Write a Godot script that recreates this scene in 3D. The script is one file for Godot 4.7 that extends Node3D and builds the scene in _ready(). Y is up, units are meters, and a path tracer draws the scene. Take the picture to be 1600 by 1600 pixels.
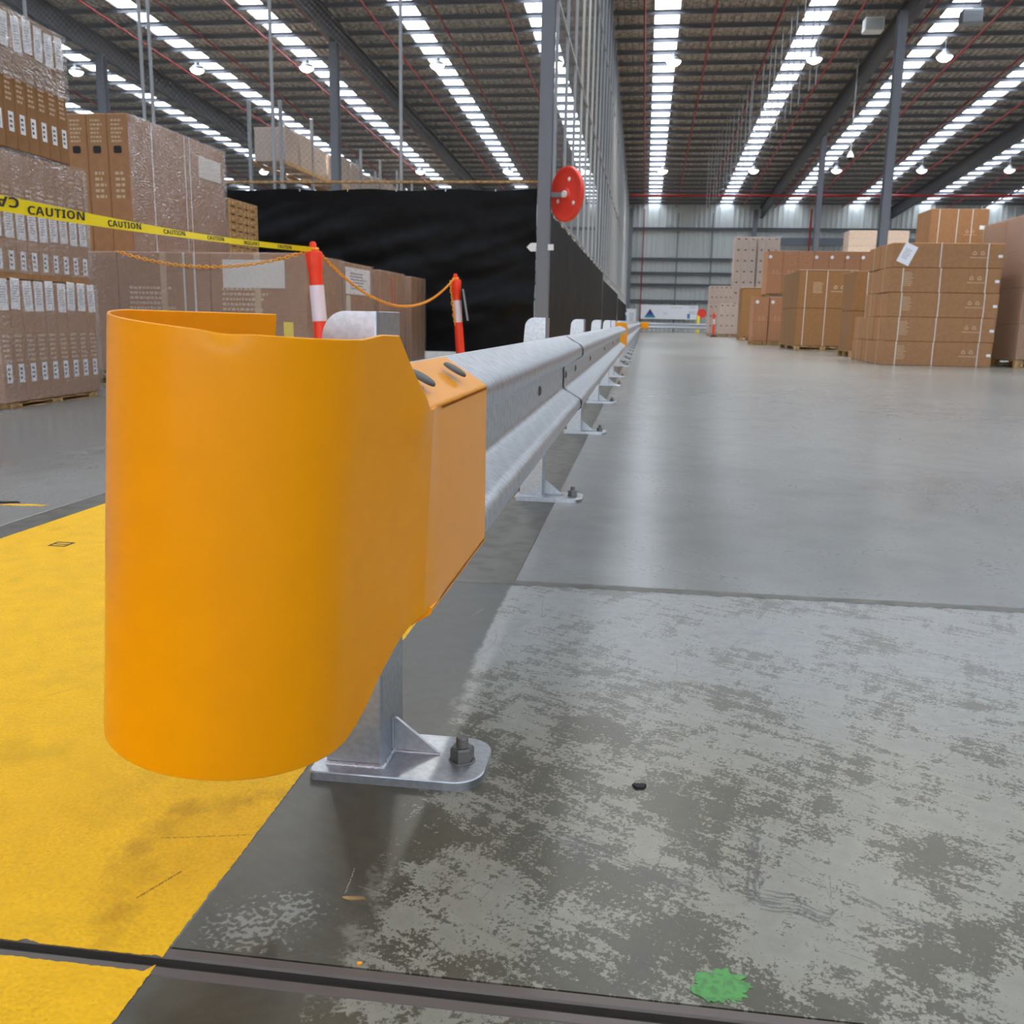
extends Node3D

# ---------------------------------------------------------------- mesh builder
class MB:
	var v := PackedVector3Array()
	var n := PackedVector3Array()
	var uv := PackedVector2Array()
	var xf := Transform3D()

	func tri(a: Vector3, b: Vector3, c: Vector3, na: Vector3, nb: Vector3, nc: Vector3, ua := Vector2.ZERO, ub := Vector2.ZERO, uc := Vector2.ZERO) -> void:
		a = xf * a; b = xf * b; c = xf * c
		na = (xf.basis * na).normalized(); nb = (xf.basis * nb).normalized(); nc = (xf.basis * nc).normalized()
		if (b - a).cross(c - a).dot(na + nb + nc) > 0.0:   # front faces run clockwise
			v.append(a); v.append(c); v.append(b)
			n.append(na); n.append(nc); n.append(nb)
			uv.append(ua); uv.append(uc); uv.append(ub)
		else:
			v.append(a); v.append(b); v.append(c)
			n.append(na); n.append(nb); n.append(nc)
			uv.append(ua); uv.append(ub); uv.append(uc)

	func quad(a: Vector3, b: Vector3, c: Vector3, d: Vector3, na: Vector3, nb: Vector3, nc: Vector3, nd: Vector3, ua := Vector2.ZERO, ub := Vector2.ZERO, uc := Vector2.ZERO, ud := Vector2.ZERO) -> void:
		tri(a, b, c, na, nb, nc, ua, ub, uc)
		tri(a, c, d, na, nc, nd, ua, uc, ud)

	func flat(a: Vector3, b: Vector3, c: Vector3, d: Vector3, nn: Vector3) -> void:
		quad(a, b, c, d, nn, nn, nn, nn, Vector2(0, 1), Vector2(1, 1), Vector2(1, 0), Vector2(0, 0))

	# box with chamfered edges, c = centre, s = size
	func box(c: Vector3, s: Vector3, ch := 0.0) -> void:
		var h := s * 0.5
		var k := minf(ch, minf(h.x, minf(h.y, h.z)) * 0.9)
		for ax in 3:
			var a1 := (ax + 1) % 3
			var a2 := (ax + 2) % 3
			for sg in [-1.0, 1.0]:
				var nn := Vector3.ZERO
				nn[ax] = sg
				var p := []
				for q in [[-1, -1], [1, -1], [1, 1], [-1, 1]]:
					var t := Vector3.ZERO
					t[ax] = sg * h[ax]
					t[a1] = q[0] * (h[a1] - k)
					t[a2] = q[1] * (h[a2] - k)
					p.append(c + t)
				quad(p[0], p[1], p[2], p[3], nn, nn, nn, nn, Vector2(0, 1), Vector2(1, 1), Vector2(1, 0), Vector2(0, 0))
		if k <= 0.0:
			return
		for ax in 3:
			var a1 := (ax + 1) % 3
			var a2 := (ax + 2) % 3
			for s1 in [-1.0, 1.0]:
				for s2 in [-1.0, 1.0]:
					var nn := Vector3.ZERO
					nn[a1] = s1; nn[a2] = s2
					nn = nn.normalized()
					var p := []
					for e in [[-1, 0], [1, 0], [1, 1], [-1, 1]]:
						var t := Vector3.ZERO
						t[ax] = e[0] * (h[ax] - k)
						t[a1] = s1 * (h[a1] - (k if e[1] == 0 else 0.0))
						t[a2] = s2 * (h[a2] - (k if e[1] == 1 else 0.0))
						p.append(c + t)
					quad(p[0], p[1], p[2], p[3], nn, nn, nn, nn)
		for sx in [-1.0, 1.0]:
			for sy in [-1.0, 1.0]:
				for sz in [-1.0, 1.0]:
					var g := Vector3(sx, sy, sz)
					var nn := g.normalized()
					tri(c + g * Vector3(h.x, h.y - k, h.z - k), c + g * Vector3(h.x - k, h.y, h.z - k), c + g * Vector3(h.x - k, h.y - k, h.z), nn, nn, nn)

	func bb(a: Vector3, b: Vector3, ch := 0.0) -> void:
		box((a + b) * 0.5, (b - a).abs(), ch)

	# closed polygon in (x, y) pushed along z
	func extrude(poly: PackedVector2Array, z0: float, z1: float, smooth_deg := 35.0, caps := true, uvs := 1.0) -> void:
		var m := poly.size()
		var area := 0.0
		for i in m:
			area += poly[i].cross(poly[(i + 1) % m])
		var sg := 1.0 if area > 0.0 else -1.0
		var en := PackedVector2Array()
		for i in m:
			var d := (poly[(i + 1) % m] - poly[i]).normalized()
			en.append(Vector2(d.y, -d.x) * sg)
		var lim := cos(deg_to_rad(smooth_deg))
		var run := 0.0
		for i in m:
			var j := (i + 1) % m
			var e := en[i]
			var ea := en[(i - 1 + m) % m]
			var eb := en[j]
			var na := (e + ea).normalized() if e.dot(ea) > lim else e
			var nb := (e + eb).normalized() if e.dot(eb) > lim else e
			var l := (poly[j] - poly[i]).length()
			var A := Vector3(na.x, na.y, 0)
			var B := Vector3(nb.x, nb.y, 0)
			quad(Vector3(poly[i].x, poly[i].y, z0), Vector3(poly[j].x, poly[j].y, z0), Vector3(poly[j].x, poly[j].y, z1), Vector3(poly[i].x, poly[i].y, z1), A, B, B, A, Vector2(z0, run) * uvs, Vector2(z0, run + l) * uvs, Vector2(z1, run + l) * uvs, Vector2(z1, run) * uvs)
			run += l
		if caps:
			var t := Geometry2D.triangulate_polygon(poly)
			for k in range(0, t.size(), 3):
				for z in [z0, z1]:
					var nn := Vector3(0, 0, signf(z - (z0 + z1) * 0.5))
					var p := [poly[t[k]], poly[t[k + 1]], poly[t[k + 2]]]
					tri(Vector3(p[0].x, p[0].y, z), Vector3(p[1].x, p[1].y, z), Vector3(p[2].x, p[2].y, z), nn, nn, nn, p[0], p[1], p[2])

	# profile of (radius, height) turned round y
	func lathe(pr: PackedVector2Array, segs := 24, smooth_deg := 40.0) -> void:
		var lim := cos(deg_to_rad(smooth_deg))
		var en := PackedVector2Array()
		for i in pr.size() - 1:
			var d := (pr[i + 1] - pr[i]).normalized()
			en.append(Vector2(d.y, -d.x))
		for i in pr.size() - 1:
			var na := en[i]
			var nb := en[i]
			if i > 0 and en[i].dot(en[i - 1]) > lim:
				na = (en[i] + en[i - 1]).normalized()
			if i < en.size() - 1 and en[i].dot(en[i + 1]) > lim:
				nb = (en[i] + en[i + 1]).normalized()
			for k in segs:
				var a := TAU * k / segs
				var b := TAU * (k + 1) / segs
				var da := Vector3(cos(a), 0, sin(a))
				var db := Vector3(cos(b), 0, sin(b))
				var up := Vector3.UP
				quad(da * pr[i].x + up * pr[i].y, db * pr[i].x + up * pr[i].y, db * pr[i + 1].x + up * pr[i + 1].y, da * pr[i + 1].x + up * pr[i + 1].y, da * na.x + up * na.y, db * na.x + up * na.y, db * nb.x + up * nb.y, da * nb.x + up * nb.y, Vector2(float(k) / segs, pr[i].y), Vector2(float(k + 1) / segs, pr[i].y), Vector2(float(k + 1) / segs, pr[i + 1].y), Vector2(float(k) / segs, pr[i + 1].y))

	func tube(pts: PackedVector3Array, r: float, segs := 8, closed := false) -> void:
		var m := pts.size()
		var rings := []
		var ref := Vector3.UP
		for i in m:
			var a := pts[(i - 1 + m) % m] if closed or i > 0 else pts[i]
			var b := pts[(i + 1) % m] if closed or i < m - 1 else pts[i]
			var t := (b - a).normalized()
			if absf(t.dot(ref)) > 0.95:
				ref = Vector3.RIGHT
			var u := ref.cross(t).normalized()
			var w := t.cross(u)
			ref = w
			var ring := []
			for k in segs:
				var an := TAU * k / segs
				ring.append(u * cos(an) + w * sin(an))
			rings.append(ring)
		for i in (m if closed else m - 1):
			var j := (i + 1) % m
			for k in segs:
				var l := (k + 1) % segs
				quad(pts[i] + rings[i][k] * r, pts[i] + rings[i][l] * r, pts[j] + rings[j][l] * r, pts[j] + rings[j][k] * r, rings[i][k], rings[i][l], rings[j][l], rings[j][k])

	func bar(a: Vector3, b: Vector3, w: float, segs := 4) -> void:
		tube(PackedVector3Array([a, b]), w, segs)

	func done() -> ArrayMesh:
		var arr := []
		arr.resize(Mesh.ARRAY_MAX)
		arr[Mesh.ARRAY_VERTEX] = v
		arr[Mesh.ARRAY_NORMAL] = n
		arr[Mesh.ARRAY_TEX_UV] = uv
		var m := ArrayMesh.new()
		m.add_surface_from_arrays(Mesh.PRIMITIVE_TRIANGLES, arr)
		return m

# ---------------------------------------------------------------- scene helpers
var M := {}
var used := {}
var cache := {}
var rng := RandomNumberGenerator.new()
const ORD := ["first", "second", "third", "fourth", "fifth", "sixth", "seventh", "eighth", "ninth", "tenth", "eleventh", "twelfth", "thirteenth", "fourteenth", "fifteenth", "sixteenth", "seventeenth", "eighteenth", "nineteenth", "twentieth", "twenty-first", "twenty-second", "twenty-third", "twenty-fourth", "twenty-fifth", "twenty-sixth", "twenty-seventh", "twenty-eighth", "twenty-ninth", "thirtieth", "thirty-first", "thirty-second", "thirty-third", "thirty-fourth", "thirty-fifth"]

func numbered(s: String) -> String:
	if not used.has(s):
		used[s] = 0
		return s
	used[s] += 1
	return "%s_%03d" % [s, used[s]]

func tag(o: Node, label: String, category: String, group := "") -> void:
	o.set_meta("label", label)
	o.set_meta("category", category)
	if group != "":
		o.set_meta("group", group)

func thing(called: String, label: String, category: String, at := Vector3.ZERO, turn := 0.0, group := "") -> Node3D:
	var o := Node3D.new()
	o.name = numbered(called)
	add_child(o)
	o.position = at
	o.rotation.y = turn
	tag(o, label, category, group)
	return o

func structure(called: String) -> Node3D:
	var o := Node3D.new()
	o.name = numbered(called)
	o.set_meta("kind", "structure")
	add_child(o)
	return o

func part(called: String, mesh: Mesh, mat: Material, parent: Node3D, at := Vector3.ZERO, turn := 0.0) -> MeshInstance3D:
	var o := MeshInstance3D.new()
	o.name = called
	o.mesh = mesh
	o.material_override = mat
	parent.add_child(o, true)
	o.position = at
	o.rotation.y = turn
	return o

func single(called: String, label: String, category: String, mesh: Mesh, mat: Material, at := Vector3.ZERO, group := "") -> MeshInstance3D:
	var o := MeshInstance3D.new()
	o.name = numbered(called)
	o.mesh = mesh
	o.material_override = mat
	add_child(o)
	o.position = at
	tag(o, label, category, group)
	return o

func copy_of(o: Node3D, label: String) -> Node3D:
	var base := String(o.name)
	var re := RegEx.create_from_string("_\\d{3}$")
	base = re.sub(base, "")
	var c: Node3D = o.duplicate()
	c.name = numbered(base)
	add_child(c)
	c.set_meta("label", label)
	return c

func srgb(r: int, g: int, b: int) -> Color:
	return Color(r / 255.0, g / 255.0, b / 255.0)

func mat(c: Color, rough := 0.6, metal := 0.0) -> StandardMaterial3D:
	var m := StandardMaterial3D.new()
	m.albedo_color = c
	m.roughness = rough
	m.metallic = metal
	return m

func noise(seed_: int, freq: float, octs := 4, kind := FastNoiseLite.TYPE_SIMPLEX_SMOOTH) -> FastNoiseLite:
	var f := FastNoiseLite.new()
	f.seed = seed_
	f.frequency = freq
	f.noise_type = kind
	f.fractal_type = FastNoiseLite.FRACTAL_FBM
	f.fractal_octaves = octs
	return f

func ntex(seed_: int, freq: float, w: int, h: int, cols: Array, offs: Array, octs := 4, bump := 0.0) -> NoiseTexture2D:
	var t := NoiseTexture2D.new()
	t.width = w
	t.height = h
	t.noise = noise(seed_, freq, octs)
	t.seamless = true
	t.generate_mipmaps = false
	if bump > 0.0:
		t.as_normal_map = true
		t.bump_strength = bump
	else:
		var g := Gradient.new()
		g.offsets = PackedFloat32Array(offs)
		g.colors = PackedColorArray(cols)
		t.color_ramp = g
	return t

func gray(x: float) -> Color:
	return Color(x, x, x)

func world_map(m: StandardMaterial3D, s: float) -> void:
	m.uv1_triplanar = true
	m.uv1_world_triplanar = true
	m.uv1_scale = Vector3(s, s, s)

func local_map(m: StandardMaterial3D, s: Vector3) -> void:
	m.uv1_triplanar = true
	m.uv1_scale = s

# ---------------------------------------------------------------- roof numbers
const ROOF_H := 11.04
const ROOF_S := 0.053
const Z_FAR := -62.0
const Z_NEAR := 40.3
const X_LEFT := -40.0
const X_RIGHT := 62.0
const SKY_X := [-36.0, -32.0, -28.0, -24.1, -20.1, -15.7, -11.85, -7.4, -3.5, 0.24, 4.56, 8.42, 12.3, 16.2, 20.1, 24.0, 28.0, 32.0, 36.0, 40.0, 44.0, 48.0, 52.0, 56.0]
const SKY_W := 0.72

func roof_y(z: float) -> float:
	return ROOF_H + ROOF_S * z

# sloping-roof frame: origin on the roof over z = 0, local z along the slope
func roof_xf() -> Transform3D:
	var b := Basis(Vector3.RIGHT, -atan(ROOF_S))
	return Transform3D(b, Vector3(0, ROOF_H, 0))

func _ready() -> void:
	rng.seed = 7
	# ------------------------------------------------------------ camera, sky, exposure
	var cam := Camera3D.new()
	cam.name = "camera"
	cam.position = Vector3(0, 0.60553, 0)
	cam.rotation = Vector3(-0.20032, 0.13331, 0.01814)
	cam.fov = rad_to_deg(2.0 * atan(800.0 / 1483.34))
	cam.near = 0.05
	cam.far = 400.0
	var att := CameraAttributesPhysical.new()
	att.frustum_focal_length = 12.0 / (800.0 / 1483.34)
	att.frustum_focus_distance = 1.35
	att.exposure_aperture = 10.0
	cam.attributes = att
	add_child(cam)
	cam.current = true

	var env := Environment.new()
	env.background_mode = Environment.BG_SKY
	var skm := ProceduralSkyMaterial.new()
	skm.sky_top_color = srgb(226, 239, 255)
	skm.sky_horizon_color = srgb(232, 241, 252)
	skm.sky_curve = 0.3
	skm.ground_bottom_color = srgb(110, 108, 104)
	skm.ground_horizon_color = srgb(150, 150, 148)
	var sky := Sky.new()
	sky.sky_material = skm
	env.sky = sky
	env.background_energy_multiplier = 8.0
	env.tonemap_mode = Environment.TONE_MAPPER_LINEAR
	env.tonemap_exposure = 1.34
	env.sdfgi_enabled = true
	env.ssao_enabled = true
	env.ssil_enabled = true
	var we := WorldEnvironment.new()
	we.name = "environment"
	we.environment = env
	add_child(we)

	make_materials()
	build_floor()
	build_roof()
	build_walls()
	build_columns()
	build_fence()
	build_barrier()
	build_left_goods()
	build_bollards()
	build_right_goods()
	build_far_end()
	build_ceiling_things()
	build_small_things()

# ---------------------------------------------------------------- materials
func make_materials() -> void:
	# yellow-orange powder coat of the end caps
	var m := mat(srgb(252, 162, 0), 0.3)
	m.metallic_specular = 0.36
	m.normal_enabled = true
	m.normal_texture = ntex(3, 0.02, 512, 512, [], [], 3, 1.0)
	m.normal_scale = 0.03
	local_map(m, Vector3(5, 5, 5))
	m.albedo_texture = ntex(5, 0.006, 512, 512, [gray(0.99), gray(1.0)], [0.3, 0.7], 4)
	M.cap = m
	# galvanised sheet: spangle and run-off streaks
	m = mat(srgb(186, 189, 194), 0.34, 0.93)
	m.albedo_texture = ntex(8, 0.02, 512, 512, [gray(0.94), gray(0.97), gray(1.0)], [0.3, 0.5, 0.72], 5)
	m.roughness_texture = ntex(9, 0.03, 512, 512, [gray(0.85), gray(1.0)], [0.3, 0.7], 4)
	m.roughness = 0.4
	m.normal_enabled = true
	m.normal_texture = ntex(10, 0.03, 512, 512, [], [], 4, 1.5)
	m.normal_scale = 0.08
	local_map(m, Vector3(7, 7, 7))
	M.galv = m
	m = mat(srgb(204, 209, 216), 0.37, 0.95)      # rail: uv runs along z (u) and round the profile (v)
	m.albedo_texture = ntex(12, 0.03, 512, 512, [gray(0.86), gray(0.95), gray(1.0)], [0.25, 0.5, 0.8], 5)
	m.uv1_scale = Vector3(4.0, 1.7, 1)
	m.roughness_texture = ntex(13, 0.04, 512, 512, [gray(0.86), gray(1.0)], [0.3, 0.7], 4)
	M.rail = m
	M.bolt = mat(srgb(112, 110, 106), 0.45, 0.75)
	M.button = mat(srgb(96, 92, 88), 0.6, 0.45)
	M.joint_steel = mat(srgb(104, 94, 88), 0.5, 0.4)
	M.joint_fill = mat(srgb(50, 45, 38), 0.85)
	# floor paint
	m = mat(srgb(255, 192, 14), 0.62)
	m.metallic_specular = 0.36
	m.albedo_texture = ImageTexture.create_from_image(paint_image())
	m.normal_enabled = true
	m.normal_texture = ntex(21, 0.22, 1024, 1024, [], [], 3, 2.5)
	m.normal_scale = 0.6
	world_map(m, 1.0 / 1.6)
	M.paint = m
	M.green = mat(srgb(92, 158, 84), 0.6)
	M.green.albedo_texture = ntex(22, 0.05, 128, 128, [gray(0.85), gray(0.97), srgb(235, 255, 232)], [0.3, 0.55, 0.85], 4)
	local_map(M.green, Vector3(14, 14, 14))
	# concrete
	M.floor_near = mat(Color.WHITE, 0.34)
	M.floor_near.metallic_specular = 0.5
	M.floor_near.albedo_texture = ImageTexture.create_from_image(floor_image())
	M.floor_near.texture_repeat = false
	M.floor_near.roughness = 0.34
	m = mat(srgb(145, 144, 141), 0.27)
	m.albedo_texture = ImageTexture.create_from_image(tile_image())
	world_map(m, 1.0 / 3.3)
	m.detail_enabled = true
	m.detail_blend_mode = BaseMaterial3D.BLEND_MODE_MUL
	m.detail_uv_layer = BaseMaterial3D.DETAIL_UV_2
	m.detail_albedo = ntex(33, 0.006, 512, 512, [gray(0.84), gray(0.95), gray(1.0)], [0.25, 0.5, 0.75], 5)
	m.uv2_triplanar = true
	m.uv2_world_triplanar = true
	m.uv2_scale = Vector3.ONE / 14.0
	M.floor = m
	m = mat(srgb(92, 88, 80), 0.5)
	m.albedo_texture = ntex(34, 0.01, 1024, 1024, [gray(0.8), gray(0.95), gray(1.0), gray(1.12)], [0.25, 0.5, 0.7, 0.9], 6)
	world_map(m, 1.0)
	M.floor_dark = m
	# building
	m = mat(srgb(186, 178, 168), 0.8)
	m.albedo_texture = ntex(41, 0.02, 512, 512, [gray(0.7), gray(0.92), gray(1.0)], [0.25, 0.5, 0.75], 5)
	world_map(m, 0.4)
	M.roof = m
	M.purlin = mat(srgb(128, 130, 136), 0.5, 0.2)
	M.rafter = mat(srgb(84, 84, 88), 0.6)
	M.column = mat(srgb(120, 122, 130), 0.55)
	M.clad = mat(srgb(196, 199, 196), 0.6)
	M.girt = mat(srgb(104, 108, 114), 0.6)
	M.brick_red = mat(srgb(150, 34, 34), 0.5)
	var g := mat(Color(0.92, 0.97, 1.0, 0.06), 0.1)
	g.transparency = BaseMaterial3D.TRANSPARENCY_ALPHA
	M.pane = g
	M.pole = mat(srgb(168, 170, 172), 0.45, 0.5)
	M.wire = mat(srgb(120, 120, 122), 0.5, 0.4)
	m = mat(srgb(20, 20, 22), 0.62)
	m.metallic_specular = 0.3
	m.albedo_texture = ntex(44, 0.012, 512, 512, [gray(0.85), gray(0.95), gray(1.0)], [0.3, 0.5, 0.75], 4)
	local_map(m, Vector3(0.8, 0.8, 0.8))
	M.cloth = m
	# goods
	for k in [["kraft", 170, 123, 82], ["kraft_dark", 152, 109, 66], ["kraft_red", 184, 130, 94], ["kraft_pale", 220, 196, 176]]:
		m = mat(srgb(k[1], k[2], k[3]), 0.75)
		m.albedo_texture = ntex(50 + int(k[1]), 0.02, 256, 256, [gray(0.96), gray(1.0)], [0.3, 0.7], 5)
		local_map(m, Vector3(2.2, 2.2, 2.2))
		M[k[0]] = m
	M.tape_clear = mat(srgb(196, 164, 124), 0.35)
	M.strap = mat(srgb(222, 214, 204), 0.5)
	M.paper = mat(srgb(246, 246, 250), 0.7)
	M.ink = mat(srgb(52, 50, 54), 0.8)
	M.ink_soft = mat(srgb(186, 184, 190), 0.8)
	M.print_pale = mat(srgb(206, 178, 148), 0.8)
	M.hole = mat(srgb(46, 44, 46), 0.9)
	m = mat(srgb(206, 164, 108), 0.75)
	m.albedo_texture = ntex(61, 0.03, 256, 256, [gray(0.72), gray(1.0)], [0.3, 0.7], 5)
	local_map(m, Vector3(2, 2, 2))
	M.timber = m
	var f := mat(Color(0.86, 0.83, 0.84, 0.12), 0.12)
	f.transparency = BaseMaterial3D.TRANSPARENCY_ALPHA
	f.normal_enabled = true
	f.normal_texture = ntex(62, 0.03, 512, 512, [], [], 5, 8.0)
	f.normal_scale = 3.0
	local_map(f, Vector3(1.1, 2.6, 1.1))
	M.film = f
	# plastics and small metal
	M.orange = mat(srgb(255, 62, 22), 0.45)
	M.band_white = mat(srgb(238, 216, 222), 0.4)
	M.rubber = mat(srgb(38, 38, 40), 0.8)
	M.chain = mat(srgb(250, 166, 30), 0.4)
	M.caution = mat(srgb(250, 222, 30), 0.4)
	M.reel_red = mat(srgb(240, 68, 50), 0.4)
	M.white_paint = mat(srgb(232, 232, 230), 0.5)
	M.grey_plastic = mat(srgb(150, 152, 156), 0.6)
	M.lamp_body = mat(srgb(160, 162, 166), 0.4, 0.5)
	var e := mat(srgb(255, 250, 232), 0.4)
	e.emission_enabled = true
	e.emission = srgb(255, 248, 226)
	e.emission_energy_multiplier = 12.0
	M.lamp_glow = e

func paint_image() -> Image:
	var s := 1024
	var a := noise(71, 0.02, 5).get_seamless_image(s, s).get_data()
	var b := noise(72, 0.18, 3).get_seamless_image(s, s).get_data()
	var c := noise(73, 0.007, 4).get_seamless_image(s, s).get_data()
	var out := PackedByteArray()
	out.resize(s * s * 3)
	for i in s * s:
		var av: float = a[i] / 255.0
		var bv: float = b[i] / 255.0
		var cv: float = c[i] / 255.0
		var k := 0.90 + 0.06 * av + 0.08 * (bv - 0.25)
		var speck := clampf((bv - 0.8) * 9.0, 0.0, 1.0) * clampf((av - 0.45) * 3.0, 0.0, 1.0)   # grey specks of grime in the pits
		var dirt := clampf((cv - 0.68) * 3.5, 0.0, 1.0) * 0.13 * (0.5 + 0.5 * bv)
		k *= 1.0 - 0.35 * speck
		out[i * 3] = int(255.0 * k * (1.0 - dirt * 0.6))
		out[i * 3 + 1] = int(255.0 * k * (1.0 - dirt * 0.55))
		out[i * 3 + 2] = int(255.0 * minf(1.0, k * (1.0 + dirt * 0.8)))
	var im := Image.create_from_data(s, s, false, Image.FORMAT_RGB8, out)
	# rubbed-in grey smudges beside the end cap
	var sm := noise(74, 0.03, 4)
	for q in [[670, 433, 684, 370, 24.0], [684, 370, 722, 348, 24.0], [722, 348, 760, 330, 18.0], [670, 433, 694, 500, 26.0], [694, 500, 706, 530, 20.0], [434, 175, 452, 150, 6.0]]:
		for x in range(380, 800):
			for y in range(130, 560):
				var p := Vector2(x, y)
				var on := Geometry2D.get_closest_point_to_segment(p, Vector2(q[0], q[1]), Vector2(q[2], q[3]))
				var k: float = 1.0 - p.distance_to(on) / q[4] + 0.8 * sm.get_noise_2d(x, y)
				if k > 0.25:
					im.set_pixel(x, y, im.get_pixel(x, y).lerp(Color(0.66, 0.60, 0.72), clampf((k - 0.25) * 0.3, 0.0, 0.2)))
	for k in 60:
		im.set_pixel(701 + k / 4, 486 - k * 35 / 60, Color(0.55, 0.5, 0.6))
	scratches(im, 16, Color(0.62, 0.56, 0.5), 81, 30.0, 110.0, 0.9)
	return im

func scratches(im: Image, count: int, col: Color, seed_: int, lo: float, hi: float, dirn: float) -> void:
	var r := RandomNumberGenerator.new()
	r.seed = seed_
	var w := im.get_width()
	var h := im.get_height()
	for k in count:
		var p := Vector2(r.randf() * w, r.randf() * h)
		var an := dirn + r.randfn(0.0, 0.5)
		var l := r.randf_range(lo, hi)
		var d := Vector2(cos(an), sin(an))
		var bend := r.randfn(0.0, 0.004)
		var st := r.randf_range(0.25, 0.9)
		for t in int(l):
			p += d
			d = d.rotated(bend)
			var x := posmod(int(p.x), w)
			var y := posmod(int(p.y), h)
			if r.randf() < 0.8:
				im.set_pixel(x, y, im.get_pixel(x, y).lerp(col, st))

# worn coating on the concrete beside the barrier: 2 m (x -0.43 .. 1.57) by 1.36 m (z -2.13 .. -0.775), one millimetre a pixel
func floor_image() -> Image:
	var w := 2000
	var h := 1356
	var fine := noise(101, 0.13, 5).get_image(w, h).get_data()
	var mid := noise(102, 0.022, 5).get_image(w, h).get_data()
	var grit := noise(109, 0.33, 2).get_image(w, h).get_data()
	var low := noise(103, 0.0042, 3).get_image(w, h).get_data()
	var na := noise(104, 0.06, 4)
	var nb := noise(105, 0.05, 4)
	var out := PackedByteArray()
	out.resize(w * h * 3)
	var i := 0
	for y in h:
		var z := -2.13 + y * 0.001          # far .. near
		var nearness := smoothstep(-1.75, -1.15, z)
		for x in w:
			var X := -0.43 + x * 0.001
			var f := fine[i] / 255.0 - 0.5
			var md := mid[i] / 255.0 - 0.5
			var lo := low[i] / 255.0 - 0.5
			# smears: noise drawn out along two directions
			var st := na.get_noise_2d((x * 0.87 + y * 0.5) * 0.13, (y * 0.87 - x * 0.5)) * 0.5
			var s2 := nb.get_noise_2d((x * 0.3 - y * 0.95) * 0.11, (x * 0.95 + y * 0.3)) * 0.5
			# where the old dark coating is still on
			var edge := -0.283 + (md * 0.05 + f * 0.012) * (0.2 + 1.3 * nearness)
			var kept := 1.0 - smoothstep(edge - 0.004, edge + 0.006 + 0.05 * nearness, X)
			var d := -0.17 + 0.19 * nearness + lo * 1.1 - clampf(X - 0.15, 0.0, 1.0) * 0.34 * nearness + clampf(0.12 - X, 0.0, 0.4) * 0.35 * nearness
			var gr := grit[i] / 255.0 - 0.5
			var c := d + f * 0.9 + gr * 0.55 + md * 0.85 + st * 0.72 + s2 * 0.38
			var cover := clampf((c + 0.02) * 7.0, 0.0, 1.0)
			cover = maxf(cover * (0.55 + 0.4 * nearness), kept)
			var base := 0.565 - 0.045 * nearness + 0.06 * lo + 0.08 * md + 0.03 * f
			var dark := 0.25 + 0.05 * md + 0.03 * f + 0.04 * st
			var g := lerpf(base, dark, cover)
			var warm := 0.014 + 0.034 * nearness + 0.02 * lo
			out[i * 3] = int(clampf(g + warm * 0.5, 0, 1) * 255.0)
			out[i * 3 + 1] = int(clampf(g + warm * 0.15, 0, 1) * 255.0)
			out[i * 3 + 2] = int(clampf(g - warm, 0, 1) * 255.0)
			i += 1
	var im := Image.create_from_data(w, h, false, Image.FORMAT_RGB8, out)
	scratches(im, 240, Color(0.3, 0.3, 0.29), 111, 20.0, 160.0, 0.35)
	scratches(im, 90, Color(0.3, 0.3, 0.29), 112, 30.0, 220.0, 2.2)
	scratches(im, 60, Color(0.72, 0.72, 0.69), 113, 10.0, 60.0, 1.0)
	# tyre scuffs: broken dark bands
	for b in [[435, 1349, 482, 1223, 17.0], [565, 1178, 650, 1202, 24.0], [591, 1029, 570, 1190, 12.0], [513, 1042, 542, 1167, 10.0], [363, 1132, 514, 1171, 30.0], [681, 1150, 768, 1234, 9.0], [596, 1058, 500, 980, 10.0], [321, 1090, 422, 1116, 20.0], [900, 1000, 1060, 1110, 12.0]]:
		scuff(im, Vector2(b[0], b[1]), Vector2(b[2], b[3]), b[4])
	# spilt white powder
	var pw := noise(107, 0.10, 4)
	for y in range(1240, 1352):
		for x in range(8, 170):
			var p := Vector2(x, y)
			var k := maxf(1.0 - p.distance_to(Vector2(62, 1318)) / 46.0, 1.0 - p.distance_to(Vector2(92, 1280)) / 34.0) * 0.62 + pw.get_noise_2d(x, y) - 0.22
			if k > 0.0:
				im.set_pixel(x, y, im.get_pixel(x, y).lerp(Color(0.70, 0.70, 0.69), clampf(k * 2.0, 0.0, 0.5)))
	return im

func scuff(im: Image, a: Vector2, b: Vector2, wd: float) -> void:
	var r := RandomNumberGenerator.new()
	r.seed = int(a.x * 3.0 + b.y)
	var f := noise(int(a.x), 0.06, 4)
	var d := (b - a).normalized()
	var nn := d.orthogonal()
	for t in int((b - a).length()):
		for s in range(-int(wd), int(wd) + 1):
			var p := a + d * t + nn * (s + 6.0 * f.get_noise_1d(t * 0.3))
			var x := int(p.x)
			var y := int(p.y)
			if x < 0 or y < 0 or x >= im.get_width() or y >= im.get_height():
				continue
			var k := 1.3 * f.get_noise_2d(s * 3.0, t * 0.4) + 0.42 - absf(s) / wd * 0.7 - 0.3 * absf(t / (b - a).length() - 0.5)
			if k > 0.05:
				im.set_pixel(x, y, im.get_pixel(x, y).lerp(Color(0.26, 0.255, 0.245), clampf(k * 1.5, 0.0, 0.62)))

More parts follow.
